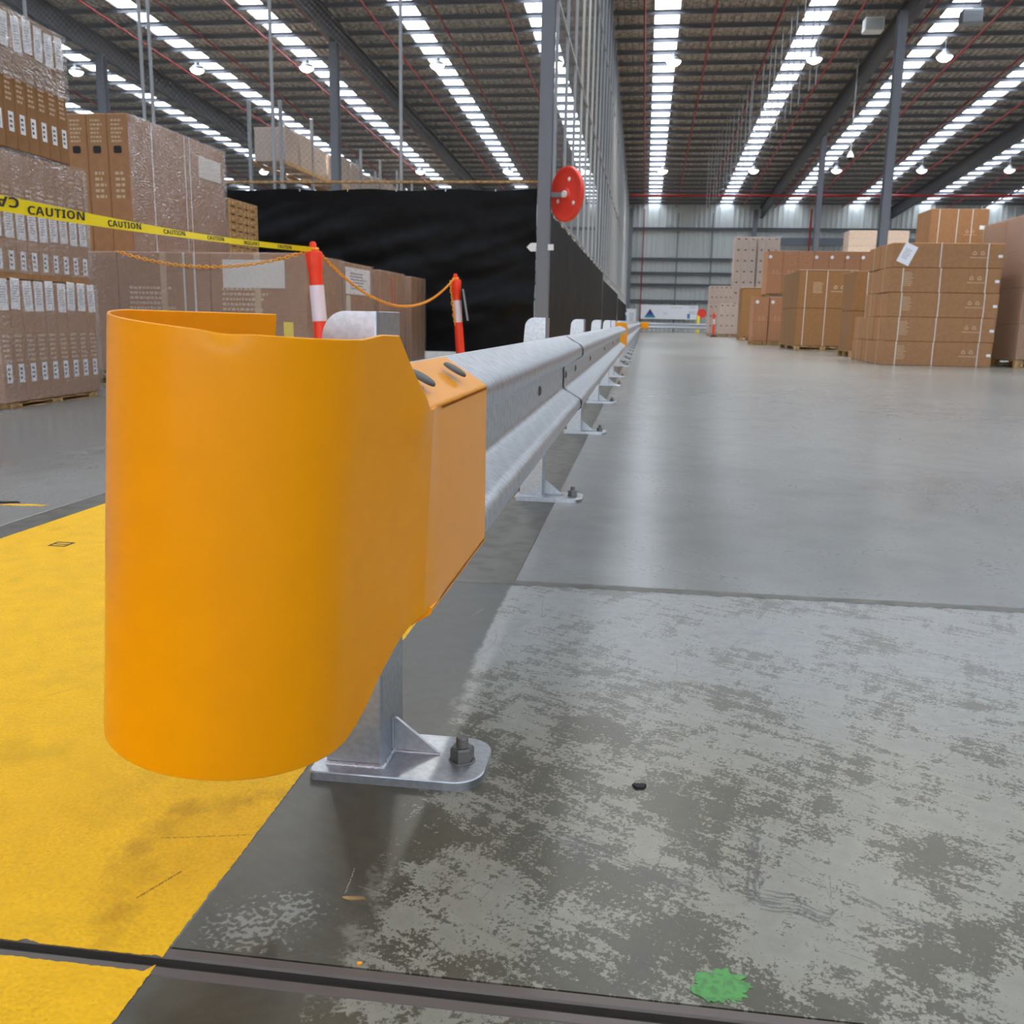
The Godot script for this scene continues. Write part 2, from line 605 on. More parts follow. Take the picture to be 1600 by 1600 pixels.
func tile_image() -> Image:
	var s := 1536
	var fine := noise(121, 0.09, 4).get_seamless_image(s, s).get_data()
	var mid := noise(122, 0.012, 5).get_seamless_image(s, s).get_data()
	var low := noise(123, 0.004, 3).get_seamless_image(s, s).get_data()
	var out := PackedByteArray()
	out.resize(s * s * 3)
	for i in s * s:
		var f := fine[i] / 255.0 - 0.5
		var md := mid[i] / 255.0 - 0.5
		var lo := low[i] / 255.0 - 0.5
		var c := f * 1.2 + md * 0.6 + lo * 0.5 - 0.30
		var cover := clampf(c * 5.0, 0.0, 1.0) * 0.34
		var g := lerpf(0.93 + 0.07 * md + 0.05 * lo + 0.05 * f, 0.6, cover)
		out[i * 3] = int(clampf(g, 0, 1) * 255.0)
		out[i * 3 + 1] = int(clampf(g, 0, 1) * 255.0)
		out[i * 3 + 2] = int(clampf(g - 0.01, 0, 1) * 255.0)
	var im := Image.create_from_data(s, s, false, Image.FORMAT_RGB8, out)
	scratches(im, 14, Color(0.75, 0.75, 0.74), 131, 30.0, 220.0, 0.6)
	return im

# ---------------------------------------------------------------- floor
func slab(parent: Node3D, x0: float, x1: float, z0: float, z1: float, m: Material) -> void:
	var b := MB.new()
	b.bb(Vector3(x0, -0.16, z0), Vector3(x1, 0, z1), 0.0015)
	part("slab", b.done(), m, parent)

func top_sheet(x0: float, x1: float, z0: float, z1: float, uv_x0: float, uv_w: float, uv_z0: float, uv_h: float) -> ArrayMesh:
	var b := MB.new()
	var f := func(x: float, z: float) -> Vector2: return Vector2((x - uv_x0) / uv_w, (z - uv_z0) / uv_h)
	var up := Vector3.UP
	b.quad(Vector3(x0, 0, z0), Vector3(x1, 0, z0), Vector3(x1, 0, z1), Vector3(x0, 0, z1), up, up, up, up, f.call(x0, z0), f.call(x1, z0), f.call(x1, z1), f.call(x0, z1))
	var lo := Vector3(0, -0.16, 0)
	for e in [[Vector3(x0, 0, z0), Vector3(x1, 0, z0), Vector3(0, 0, -1)], [Vector3(x0, 0, z1), Vector3(x1, 0, z1), Vector3(0, 0, 1)], [Vector3(x0, 0, z0), Vector3(x0, 0, z1), Vector3(-1, 0, 0)], [Vector3(x1, 0, z0), Vector3(x1, 0, z1), Vector3(1, 0, 0)]]:
		var a: Vector3 = e[0]
		var c: Vector3 = e[1]
		var nn: Vector3 = e[2]
		b.quad(a, c, c + lo, a + lo, nn, nn, nn, nn, f.call(a.x, a.z), f.call(c.x, c.z), f.call(c.x, c.z), f.call(a.x, a.z))
	return b.done()

func build_floor() -> void:
	var fl := structure("floor")
	var XL := X_LEFT
	var XR := X_RIGHT
	# slab on this side of the steel-edged joint
	slab(fl, XL, -0.43, -0.729, Z_NEAR, M.floor_dark)
	slab(fl, 1.57, XR, -0.729, Z_NEAR, M.floor_dark)
	slab(fl, -0.43, 1.57, 0.45, Z_NEAR, M.floor_dark)
	part("slab", top_sheet(-0.43, 1.57, -0.729, 0.45, -0.43, 2.0, 0.4696, -1.362), M.floor_near, fl)
	# beyond the joint, up to the saw cut
	slab(fl, XL, -1.806, -2.133, -0.771, M.floor)
	slab(fl, -1.798, -1.70, -2.133, -0.771, M.floor_dark)
	slab(fl, -1.70, -0.43, -2.133, -0.771, M.floor)
	part("slab", top_sheet(-0.43, 1.57, -2.133, -0.771, -0.43, 2.0, -2.133, 1.362), M.floor_near, fl)
	slab(fl, 1.57, XR, -2.133, -0.771, M.floor)
	# beyond the saw cut
	slab(fl, XL, -1.806, -16.0, -2.139, M.floor)
	slab(fl, -1.798, -1.70, Z_FAR, -2.139, M.floor_dark)
	slab(fl, -1.70, -0.43, Z_FAR, -2.139, M.floor)
	slab(fl, -0.43, -0.278, Z_FAR, -2.139, M.floor_dark)
	slab(fl, -0.278, XR, -16.0, -2.139, M.floor)
	slab(fl, -0.278, XR, Z_FAR, -16.008, M.floor)
	slab(fl, XL, -1.806, Z_FAR, -16.008, M.floor)
	# earth under all joints
	var b := MB.new()
	b.bb(Vector3(XL, -0.4, Z_FAR), Vector3(XR, -0.165, Z_NEAR))
	part("sub_base", b.done(), M.joint_fill, fl)
	# steel-edged construction joint
	for z in [[-0.7705, -0.7560], [-0.7440, -0.7295]]:
		b = MB.new()
		b.bb(Vector3(-5.0, -0.06, z[0]), Vector3(6.0, 0.0001, z[1]), 0.002)
		part("joint_edge_strip", b.done(), M.joint_steel, fl)
	b = MB.new()
	b.bb(Vector3(-5.0, -0.06, -0.7562), Vector3(6.0, -0.009, -0.7438))
	part("joint_filler", b.done(), M.joint_fill, fl)
	# sealed saw cut with its stained band
	b = MB.new()
	b.bb(Vector3(-5.0, -0.05, -2.1392), Vector3(9.0, -0.002, -2.1328))
	part("joint_filler", b.done(), M.joint_fill, fl)
	var st := MB.new()
	var nz := noise(141, 0.9, 4)
	var prev0 := 0.0
	var prev1 := 0.0
	for k in 600:
		var x0 := -0.43 + k * 0.008
		var a0 := -2.150 - 0.010 * nz.get_noise_1d(x0 * 30.0)
		var a1 := -2.112 + 0.012 * nz.get_noise_1d(x0 * 34.0 + 50.0)
		if k > 0:
			st.flat(Vector3(x0 - 0.008, 0.0004, prev0), Vector3(x0, 0.0004, a0), Vector3(x0, 0.0004, a1), Vector3(x0 - 0.008, 0.0004, prev1), Vector3.UP)
		prev0 = a0
		prev1 = a1
	part("sealant_smear", st.done(), M.floor_dark, fl)

	# yellow paint between the barrier and the long joint
	var y := thing("yellow_floor_marking", "broad yellow painted walkway on the concrete floor behind the steel barrier", "floor marking")
	for s in [[-0.7446, 0.6, true], [-57.0, -0.7554, true]]:
		var poly := PackedVector2Array()
		var z0: float = s[0]
		var z1: float = s[1]
		poly.append(Vector2(-1.70, z0))
		if z1 > 0.0:
			for k in 500:
				var x := lerpf(-1.695, -0.438, (k + 0.5) / 500.0)
				poly.append(Vector2(x, z0 + 0.010 * smoothstep(-0.64, -0.59, x) + 0.0025 * absf(nz.get_noise_1d(x * 45.0 + 9.0))))
		if s[2]:
			var steps := 900
			for k in steps + 1:
				var z := lerpf(z1, z0, pow(1.0 - float(k) / steps, 3.0)) if z1 < 0.0 else lerpf(z0, z1, float(k) / steps)
				poly.append(Vector2(-0.432 + 0.0018 * nz.get_noise_1d(z * 90.0) + 0.0012 * nz.get_noise_1d(z * 5.0), z))
		else:
			poly.append(Vector2(-0.432, z0))
			poly.append(Vector2(-0.432, z1))
		# the ragged paint edge along the joint
		if s[2]:
			for k in 500:
				var x := lerpf(-0.438, -1.695, (k + 0.5) / 500.0)
				var chip := maxf(0.0, nz.get_noise_1d(x * 22.0) - 0.05) * 0.014 + 0.0015 * absf(nz.get_noise_1d(x * 90.0))
				if z1 < 0.0:
					poly.append(Vector2(x, z1 - chip))
		poly.append(Vector2(-1.70, z1))
		var p3 := MB.new()
		p3.xf = Transform3D(Basis(Vector3.RIGHT, PI / 2), Vector3.ZERO)   # (x, y, z) -> (x, -z, y): the polygon lies on the floor
		p3.extrude(poly, -0.0004, 0.0002, 20.0)
		part("paint_layer", p3.done(), M.paint, y)
	# small stamped rectangle on the paint
	var r4 := MB.new()
	for q in [[-1.53, -2.285, -1.48, -2.279], [-1.53, -2.245, -1.48, -2.239], [-1.53, -2.285, -1.524, -2.239], [-1.486, -2.285, -1.48, -2.239], [-1.53, -2.264, -1.48, -2.260]]:
		r4.bb(Vector3(q[0], 0.0007, q[1]), Vector3(q[2], 0.0012, q[3]))
	part("stamped_mark", r4.done(), M.ink, y)

# ---------------------------------------------------------------- roof
func build_roof() -> void:
	var rf := structure("ceiling")
	var xf := roof_xf()
	# metal sheets between the rooflights, each with its ribs running down the slope
	var edges := [X_LEFT]
	for x in SKY_X:
		edges.append(x - SKY_W * 0.5)
		edges.append(x + SKY_W * 0.5)
	edges.append(X_RIGHT)
	for k in range(0, edges.size(), 2):
		var x0: float = edges[k]
		var x1: float = edges[k + 1]
		var poly := PackedVector2Array([Vector2(x0, 0.05), Vector2(x0, 0.0)])
		var n_ribs := maxi(1, int((x1 - x0) / 0.2))
		var stp := (x1 - x0) / n_ribs
		for r in n_ribs:
			var xa := x0 + r * stp
			poly.append(Vector2(xa + stp * 0.30, 0.0))
			poly.append(Vector2(xa + stp * 0.42, 0.035))
			poly.append(Vector2(xa + stp * 0.58, 0.035))
			poly.append(Vector2(xa + stp * 0.70, 0.0))
		poly.append(Vector2(x1, 0.0))
		poly.append(Vector2(x1, 0.05))
		var b := MB.new()
		b.xf = xf
		b.extrude(poly, -62.4, 40.4, 10.0)
		part("roof_sheet", b.done(), M.roof, rf)
	# purlins
	var pm := MB.new()
	var c := PackedVector2Array([Vector2(0, 0), Vector2(0.07, 0), Vector2(0.06, -0.012), Vector2(0.006, -0.012), Vector2(0.006, -0.123), Vector2(0.06, -0.123), Vector2(0.06, -0.135), Vector2(0, -0.135)])
	pm.xf = Transform3D(Basis(Vector3.UP, -PI / 2), Vector3.ZERO)
	pm.extrude(c, -X_RIGHT, -X_LEFT, 5.0)
	var pmesh := pm.done()
	var pz := 39.5
	var pzs := []
	while pz > -62.0:
		pzs.append(pz)
		part("purlin", pmesh, M.purlin, rf, Vector3(0, roof_y(pz), pz))
		pz -= 1.16
	# rooflights: one glazed strip each, a pane between every two purlins
	var pane_cache := {}
	for i in SKY_X.size():
		var w := structure("window_%d" % (i + 1))
		for j in pzs.size() - 1:
			var za: float = pzs[j]
			var zb: float = pzs[j + 1]
			if za < -25.0 and absf(SKY_X[i]) < 25.0:
				var bp := MB.new()
				bp.box(Vector3.ZERO, Vector3(SKY_W + 0.1, 0.006, (za - zb) * 1.0014 - 0.004), 0.0)
				if not pane_cache.has("p"):
					pane_cache["p"] = bp.done()
				var q := part("pane", pane_cache["p"], M.pane, w, Vector3(SKY_X[i], roof_y((za + zb) * 0.5) + 0.056, (za + zb) * 0.5))
				q.rotation.x = -atan(ROOF_S)
		var rest := MB.new()
		rest.xf = xf
		rest.bb(Vector3(SKY_X[i] - SKY_W * 0.5 - 0.05, 0.053, -25.0 if absf(SKY_X[i]) < 25.0 else -62.0), Vector3(SKY_X[i] + SKY_W * 0.5 + 0.05, 0.059, 40.2))
		part("long_pane", rest.done(), M.pane, w)
	# rafters run down the slope
	for x in [-33.6, -25.6, -17.6, -9.6, -1.45, 6.7, 14.3, 22.3, 30.3, 38.3, 46.3, 54.3]:
		var b := MB.new()
		b.xf = xf
		b.bb(Vector3(x - 0.1, -0.86, -62.0), Vector3(x + 0.1, -0.84, 40.2), 0.0)
		b.bb(Vector3(x - 0.1, -0.25, -62.0), Vector3(x + 0.1, -0.225, 40.2), 0.0)
		b.bb(Vector3(x - 0.012, -0.84, -62.0), Vector3(x + 0.012, -0.25, 40.2), 0.0)
		part("rafter", b.done(), M.rafter, rf)

# ---------------------------------------------------------------- walls
func ribbed(x0: float, x1: float, y0: float, y1: float, pitch := 0.3) -> ArrayMesh:
	# cladding sheet in the x-y plane with upright ribs that stand towards +z
	var b := MB.new()
	var poly := PackedVector2Array()
	var n_ribs := int((x1 - x0) / pitch)
	poly.append(Vector2(x0, 0.2))
	poly.append(Vector2(x0, 0.0))
	for k in n_ribs:
		var xa := x0 + k * pitch
		poly.append(Vector2(xa + pitch * 0.4, 0.0))
		poly.append(Vector2(xa + pitch * 0.5, -0.04))
		poly.append(Vector2(xa + pitch * 0.8, -0.04))
		poly.append(Vector2(xa + pitch * 0.9, 0.0))
	poly.append(Vector2(x1, 0.0))
	poly.append(Vector2(x1, 0.2))
	# polygon (x, depth) pushed up: z of the sheet is minus depth
	b.xf = Transform3D(Basis(Vector3(1, 0, 0), Vector3(0, 0, -1), Vector3(0, 1, 0)), Vector3.ZERO)
	b.extrude(poly, y0, y1, 10.0)
	return b.done()

func build_walls() -> void:
	var w := structure("wall_far")
	var top := roof_y(Z_FAR) + 0.3
	var sheets := 25
	var wd := (X_RIGHT - X_LEFT) / sheets
	for k in sheets:
		part("cladding_sheet", ribbed(X_LEFT + k * wd, X_LEFT + (k + 1) * wd, -0.1, top), M.clad, w, Vector3(0, 0, Z_FAR))
	for y in [1.88, 2.87, 3.57, 4.43, 6.25]:
		var b := MB.new()
		b.bb(Vector3(X_LEFT, y - 0.09, Z_FAR + 0.04), Vector3(X_RIGHT, y + 0.09, Z_FAR + 0.2), 0.01)
		b.bb(Vector3(X_LEFT, y + 0.07, Z_FAR + 0.12), Vector3(X_RIGHT, y + 0.09, Z_FAR + 0.26), 0.0)
		part("girt", b.done(), M.girt, w)
	for x in [-1.15, 6.35, 14.2]:
		var b := MB.new()
		b.bb(Vector3(x - 0.12, 0, Z_FAR + 0.2), Vector3(x + 0.12, 7.4, Z_FAR + 0.46), 0.01)
		part("wall_post", b.done(), M.column, w)
	for x in [1.75, 3.85]:
		var b := MB.new()
		b.bb(Vector3(x - 0.03, 0, Z_FAR + 0.2), Vector3(x + 0.03, 7.2, Z_FAR + 0.26), 0.0)
		part("tie_rod", b.done(), M.girt, w)
	var bb := MB.new()
	bb.bb(Vector3(7.0, 5.3, Z_FAR + 0.25), Vector3(17.0, 5.75, Z_FAR + 0.5), 0.01)
	part("header_beam", bb.done(), M.girt, w)
	for s in [["wall_left", X_LEFT - 0.3, X_LEFT], ["wall_right", X_RIGHT, X_RIGHT + 0.3]]:
		w = structure(s[0])
		bb = MB.new()
		bb.bb(Vector3(s[1], -0.2, Z_FAR - 0.3), Vector3(s[2], 14.6, Z_NEAR))
		part("cladding_sheet", bb.done(), M.clad, w)
	# unseen wall behind the camera; openings added to let sky light onto camera-facing surfaces
	w = structure("wall_near")
	var zw := 40.0
	var light_opening_x := [-30.0, -20.0, -10.0, 0.0, 10.0, 20.0, 30.0, 40.0, 50.0]
	var cur := X_LEFT - 0.3
	for dx in light_opening_x:
		bb = MB.new()
		bb.bb(Vector3(cur, -0.2, zw), Vector3(dx - 2.7, 6.2, zw + 0.3))
		part("cladding_sheet", bb.done(), M.clad, w)
		cur = dx + 2.7
	bb = MB.new()
	bb.bb(Vector3(cur, -0.2, zw), Vector3(X_RIGHT + 0.3, 6.2, zw + 0.3))
	part("cladding_sheet", bb.done(), M.clad, w)
	bb = MB.new()
	bb.bb(Vector3(X_LEFT - 0.3, 6.2, zw), Vector3(X_RIGHT + 0.3, 14.6, zw + 0.3))
	part("cladding_sheet", bb.done(), M.clad, w)

# ---------------------------------------------------------------- columns
func h_section(wd: float, dp: float, t: float, h: float) -> ArrayMesh:
	var b := MB.new()
	b.bb(Vector3(-wd / 2, 0, dp / 2 - t), Vector3(wd / 2, h, dp / 2), 0.002)
	b.bb(Vector3(-wd / 2, 0, -dp / 2), Vector3(wd / 2, h, -dp / 2 + t), 0.002)
	b.bb(Vector3(-t / 2, 0, -dp / 2 + t), Vector3(t / 2, h, dp / 2 - t))
	return b.done()

func base_plate(wd: float, dp: float) -> ArrayMesh:
	var b := MB.new()
	b.bb(Vector3(-wd / 2, 0, -dp / 2), Vector3(wd / 2, 0.025, dp / 2), 0.004)
	return b.done()

func build_columns() -> void:
	for c in [
		[-1.28, -12.0, 0.155, 0.16, "slim grey steel column at the near end of the mesh fence, carrying the red hose reel"],
		[-1.40, -27.5, 0.17, 0.3, "grey steel column second along the tall mesh fence, beyond the hose reel"],
		[-1.40, -42.2, 0.17, 0.3, "grey steel column third along the tall mesh fence, closest to the far wall"],
		[6.35, -28.2, 0.22, 0.3, "tall grey steel column rising behind the stack of five long cartons"],
		[6.75, -41.5, 0.2, 0.3, "grey steel column rising far behind the row of reddish cartons"],
		[14.25, -39.8, 0.22, 0.3, "grey steel column above the film-wrapped tower on the right edge"],
		[-9.6, -29.6, 0.24, 0.3, "grey steel column in the left bay standing before the pallet racking"],
		[-17.5, -30.3, 0.24, 0.3, "grey steel column in the left bay above the cartons with hand holes"],
	]:
		var o := thing("steel_column", c[4], "column", Vector3(c[0], 0, c[1]), 0.0, "steel columns holding up the roof")
		var h := roof_y(c[1]) - 0.84
		part("shaft", h_section(c[2], c[3], 0.014, h), M.column, o)
		part("base_plate", base_plate(c[2] + 0.14, c[3] + 0.14), M.column, o)

# ---------------------------------------------------------------- mesh fence with black shade cloth
func cloth_mesh(w: float, h: float, seed_: int, amp: float) -> ArrayMesh:
	# upright sheet in x-y, sagging folds, two faces 4 mm apart
	var b := MB.new()
	var f := noise(seed_, 0.5, 4)
	var nx := int(w / 0.08)
	var ny := 36
	var p := []
	for j in ny + 1:
		var row := []
		for i in nx + 1:
			var x := w * i / nx
			var y := h * j / ny
			var fold := f.get_noise_2d(x * 0.7 + y * 0.9, y * 4.2 - x * 1.1) * amp + f.get_noise_2d(x * 0.5 + 30.0, y * 0.8) * amp * 1.5
			var hang := sin(PI * minf(1.0, y / h)) * 0.7 + 0.3
			row.append(Vector3(x, y + 0.012 * sin(x * TAU / 1.05) * float(j == ny), fold * hang))
		p.append(row)
	for j in ny:
		for i in nx:
			var nn := []
			for q in [[j, i], [j, i + 1], [j + 1, i + 1], [j + 1, i]]:
				var i0 := maxi(q[1] - 1, 0)
				var i1 := mini(q[1] + 1, nx)
				var j0 := maxi(q[0] - 1, 0)
				var j1 := mini(q[0] + 1, ny)
				var du: Vector3 = p[q[0]][i1] - p[q[0]][i0]
				var dv: Vector3 = p[j1][q[1]] - p[j0][q[1]]
				nn.append(du.cross(dv).normalized())
			b.quad(p[j][i], p[j][i + 1], p[j + 1][i + 1], p[j + 1][i], nn[0], nn[1], nn[2], nn[3])
			var o := Vector3(0, 0, -0.004)
			b.quad(p[j][i] + o, p[j][i + 1] + o, p[j + 1][i + 1] + o, p[j + 1][i] + o, -nn[0], -nn[1], -nn[2], -nn[3])
	return b.done()

func build_fence() -> void:
	var x_f := -1.28
	# the long run away from the camera
	var o := thing("mesh_fence", "floor to roof wire mesh fence running away along the barrier", "fence", Vector3(x_f, 0, -12.0), 0.0)
	var z := -1.1
	while z > -49.5:
		var b := MB.new()
		b.bb(Vector3(-0.02, 0.0, -0.02), Vector3(0.02, roof_y(-12.0 + z) - 0.25, 0.02), 0.004)
		part("upright", b.done(), M.pole, o, Vector3(0.0, 0, z))
		z -= 1.55
	var wr := MB.new()
	var zz := -0.1
	while zz > -49.9:
		var h := roof_y(-12.0 + zz) - 0.3
		wr.bar(Vector3(-0.022, 2.0, zz), Vector3(-0.022, h, zz), 0.0016, 3)
		zz -= 0.075
	var y := 2.05
	while y < 10.0:
		# the roof falls: each strand ends where the roof meets it
		var reach := (ROOF_H - 0.3 - y) / ROOF_S
		var ze := maxf(-49.9, -(reach - 12.0))
		wr.bar(Vector3(-0.022, y, -0.05), Vector3(-0.022, y, ze), 0.0016, 3)
		y += 0.075
	var wm := part("wire_mesh", wr.done(), M.wire, o)
	wm.set_meta("kind", "stuff")
	for yy in [2.0, 4.6, 7.2]:
		var b := MB.new()
		b.bb(Vector3(-0.016, yy - 0.016, -49.8), Vector3(0.016, yy + 0.016, -0.08))
		part("mesh_rail", b.done(), M.pole, o)
	# the run across, behind the bollards
	o = thing("mesh_fence", "tall wire mesh fence above the black shade cloth across the left bay", "fence", Vector3(x_f, 0, -12.0), 0.0)
	var hx := roof_y(-12.0) - 0.45
	for px in [-3.08, -4.72, -6.30, -6.42, -7.95, -9.5, -11.1]:
		var b := MB.new()
		var pr := PackedVector2Array([Vector2(0.0, 0.0), Vector2(0.022, 0.0), Vector2(0.022, hx), Vector2(0.0, hx)])
		b.lathe(pr, 12, 20.0)
		part("upright", b.done(), M.pole, o, Vector3(px - x_f, 0, -0.06))
	var rl := MB.new()
	rl.bb(Vector3(-10.0, 2.235, -0.09), Vector3(-0.08, 2.262, -0.03), 0.003)
	part("mesh_rail", rl.done(), M.timber, o)
	wr = MB.new()
	var x0 := -10.0
	var y1 := 6.4
	var y0 := 2.16
	var stp := 0.075
	var s := x0 - (y1 - y0)
	while s < 0.0:
		for dr in [1.0, -1.0]:
			# strand y = y0 + (x - s), clipped; mirrored for the other way
			var a := Vector2(s, y0)
			var e := Vector2(s + (y1 - y0), y1)
			if a.x < x0:
				a = Vector2(x0, y0 + (x0 - s))
			if e.x > -0.09:
				e = Vector2(-0.09, y0 + (-0.09 - s))
			if e.x > a.x:
				if dr > 0.0:
					wr.bar(Vector3(a.x, a.y, -0.085), Vector3(e.x, e.y, -0.085), 0.0015, 3)
				else:
					wr.bar(Vector3(x0 - 0.09 - a.x, a.y, -0.088), Vector3(x0 - 0.09 - e.x, e.y, -0.088), 0.0015, 3)
		s += stp
	wm = part("wire_mesh", wr.done(), M.wire, o)
	wm.set_meta("kind", "stuff")
	# shade cloth
	o = thing("shade_cloth", "black shade cloth hung across behind the orange bollards and cartons", "cloth", Vector3(-9.0, 0.19, -11.98), 0.0, "black shade cloth on the mesh fence")
	part("sheet", cloth_mesh(7.63, 1.957, 151, 0.11), M.cloth, o)
	for k in 12:
		part("cable_tie", box_mesh(Vector3(0.012, 0.03, 0.012), 0.003), M.white_paint, o, Vector3(0.3 + k * 0.62, 1.935, 0.018))
	for r in [[-12.2, 15.2, 1.74, "black shade cloth along the long mesh fence, from hose reel to second column"], [-27.8, 14.2, 1.58, "black shade cloth along the long mesh fence, beyond its second column"], [-42.6, 18.0, 1.45, "black shade cloth along the long mesh fence, beyond its third column"]]:
		o = thing("shade_cloth", r[3], "cloth", Vector3(x_f + 0.045, 0.17, r[0]), PI / 2, "black shade cloth on the mesh fence")
		part("sheet", cloth_mesh(r[1], r[2], 160 + int(r[1]), 0.012), M.cloth, o)
		for k in 12:
			part("cable_tie", box_mesh(Vector3(0.02, 0.04, 0.02), 0.003), M.white_paint, o, Vector3(0.4 + k * r[1] / 12.5, r[2] - 0.03, 0.03))
	# fire hose reel on the first column
	o = thing("hose_reel", "round red hose reel disc mounted high on the slim grey column", "hose reel", Vector3(-1.0, 2.09, -11.93), 0.0)
	var b2 := MB.new()
	b2.lathe(PackedVector2Array([Vector2(0.0, 0.03), Vector2(0.06, 0.03), Vector2(0.07, 0.012), Vector2(0.2, 0.006), Vector2(0.27, 0.012), Vector2(0.3, 0.034), Vector2(0.318, 0.03), Vector2(0.322, 0.0), Vector2(0.315, -0.02), Vector2(0.0, -0.02)]), 40, 35.0)
	var tilt := Basis(Vector3.UP, -0.86) * Basis(Vector3.BACK, -0.08) * Basis(Vector3.RIGHT, PI / 2)
	var d := part("front_disc", b2.done(), M.reel_red, o)
	d.basis = tilt
	b2 = MB.new()
	b2.lathe(PackedVector2Array([Vector2(0.0, -0.09), Vector2(0.2, -0.09), Vector2(0.205, -0.085), Vector2(0.2, -0.02)]), 40, 35.0)
	d = part("drum", b2.done(), M.reel_red, o)
	d.basis = tilt
	b2 = MB.new()
	b2.lathe(PackedVector2Array([Vector2(0.0, 0.06), Vector2(0.035, 0.06), Vector2(0.042, 0.05), Vector2(0.042, 0.02)]), 20, 35.0)
	d = part("hub_cap", b2.done(), M.white_paint, o)
	d.basis = tilt
	for q in [Vector3(-0.075, 0, 0.02), Vector3(0.03, 0, -0.17), Vector3(0.15, 0, 0.1), Vector3(-0.17, 0, 0.08)]:
		b2 = MB.new()
		b2.lathe(PackedVector2Array([Vector2(0.0, 0.018), Vector2(0.018, 0.018), Vector2(0.026, 0.008), Vector2(0.026, 0.0)]), 14, 35.0)
		d = part("bolt_plate", b2.done(), M.white_paint, o)
		d.basis = tilt
		d.position = tilt * q
	b2 = MB.new()
	b2.bb(Vector3(-0.24, -0.03, -0.1), Vector3(-0.05, 0.03, -0.05), 0.004)
	part("wall_bracket", b2.done(), M.column, o)
	# white tag pair on the column
	for t in [[-1.435, "small white arrow tag on the cloth side of the slim column"], [-1.17, "small white square tag on the fence side of the slim column"]]:
		b2 = MB.new()
		b2.box(Vector3.ZERO, Vector3(0.07, 0.07, 0.006), 0.002)
		if t[0] < -1.4:
			b2 = MB.new()
			b2.extrude(PackedVector2Array([Vector2(-0.06, 0), Vector2(-0.01, -0.05), Vector2(0.06, -0.05), Vector2(0.06, 0.05), Vector2(-0.01, 0.05)]), -0.003, 0.003)
		single("column_tag", t[1], "tag", b2.done(), M.white_paint, Vector3(t[0] + (0.02 if t[0] < -1.4 else -0.01), 1.47, -11.9))

# ---------------------------------------------------------------- steel barrier
const RAIL_Y := 0.383

func rail_profile(t: float) -> PackedVector2Array:
	# outer face of the W section from top lip to bottom lip, then back along the inner face
	var half := [Vector2(-0.318, 0.158), Vector2(-0.316, 0.1625), Vector2(-0.311, 0.162), Vector2(-0.262, 0.1345), Vector2(-0.250, 0.127), Vector2(-0.2435, 0.119), Vector2(-0.2405, 0.110), Vector2(-0.240, 0.100), Vector2(-0.2412, 0.092), Vector2(-0.2455, 0.084), Vector2(-0.253, 0.0775), Vector2(-0.262, 0.0725), Vector2(-0.303, 0.0505), Vector2(-0.310, 0.0455), Vector2(-0.3138, 0.039), Vector2(-0.315, 0.031), Vector2(-0.3146, 0.016)]
	var outer := PackedVector2Array(half)
	for k in range(half.size() - 1, -1, -1):
		outer.append(Vector2(half[k].x, -half[k].y))
	var res := PackedVector2Array()
	for p in outer:
		res.append(Vector2(p.x, p.y + RAIL_Y))
	for k in range(outer.size() - 1, -1, -1):
		res.append(Vector2(outer[k].x - t, outer[k].y + RAIL_Y))
	return res

func make_rail(label: String, z0: float, z1: float) -> Node3D:
	var o := thing("barrier_rail", label, "guard rail", Vector3.ZERO, 0.0, "W-section rails of the barrier")
	var b := MB.new()
	b.extrude(rail_profile(0.004), z1, z0, 50.0)
	part("corrugated_beam", b.done(), M.rail, o)
	return o

func hex_nut(r: float, h: float) -> ArrayMesh:
	var b := MB.new()
	var p := PackedVector2Array()
	for k in 6:
		p.append(Vector2(cos(TAU * k / 6), sin(TAU * k / 6)) * r)
	b.xf = Transform3D(Basis(Vector3.RIGHT, -PI / 2), Vector3.ZERO)   # z -> y
	b.extrude(p, 0.0, h * 0.86, 5.0)
	var q := PackedVector2Array()
	for k in 6:
		q.append(Vector2(cos(TAU * k / 6), sin(TAU * k / 6)) * r * 0.88)
	for k in 6:
		var j := (k + 1) % 6
		var nn := Vector3((p[k] + p[j]).x, (p[k] + p[j]).y, r * 1.4).normalized()
		b.quad(Vector3(p[k].x, p[k].y, h * 0.86), Vector3(p[j].x, p[j].y, h * 0.86), Vector3(q[j].x, q[j].y, h), Vector3(q[k].x, q[k].y, h), nn, nn, nn, nn)
	b.extrude(q, h * 0.9, h, 5.0)
	return b.done()

var post_cache := {}

func round_rect(x0: float, z0: float, x1: float, z1: float, r: Array, segs := 8) -> PackedVector2Array:
	# corners in the order (x0,z0) (x1,z0) (x1,z1) (x0,z1)
	var out := PackedVector2Array()
	var cs := [Vector2(x0, z0), Vector2(x1, z0), Vector2(x1, z1), Vector2(x0, z1)]
	var ins := [Vector2(1, 1), Vector2(-1, 1), Vector2(-1, -1), Vector2(1, -1)]
	var st := [PI, PI * 1.5, 0.0, PI * 0.5]
	for k in 4:
		if r[k] <= 0.0:
			out.append(cs[k])
			continue
		var c: Vector2 = cs[k] + ins[k] * r[k]
		for s in segs + 1:
			var a: float = st[k] + PI * 0.5 * s / segs
			out.append(c + Vector2(cos(a), sin(a)) * r[k])
	return out

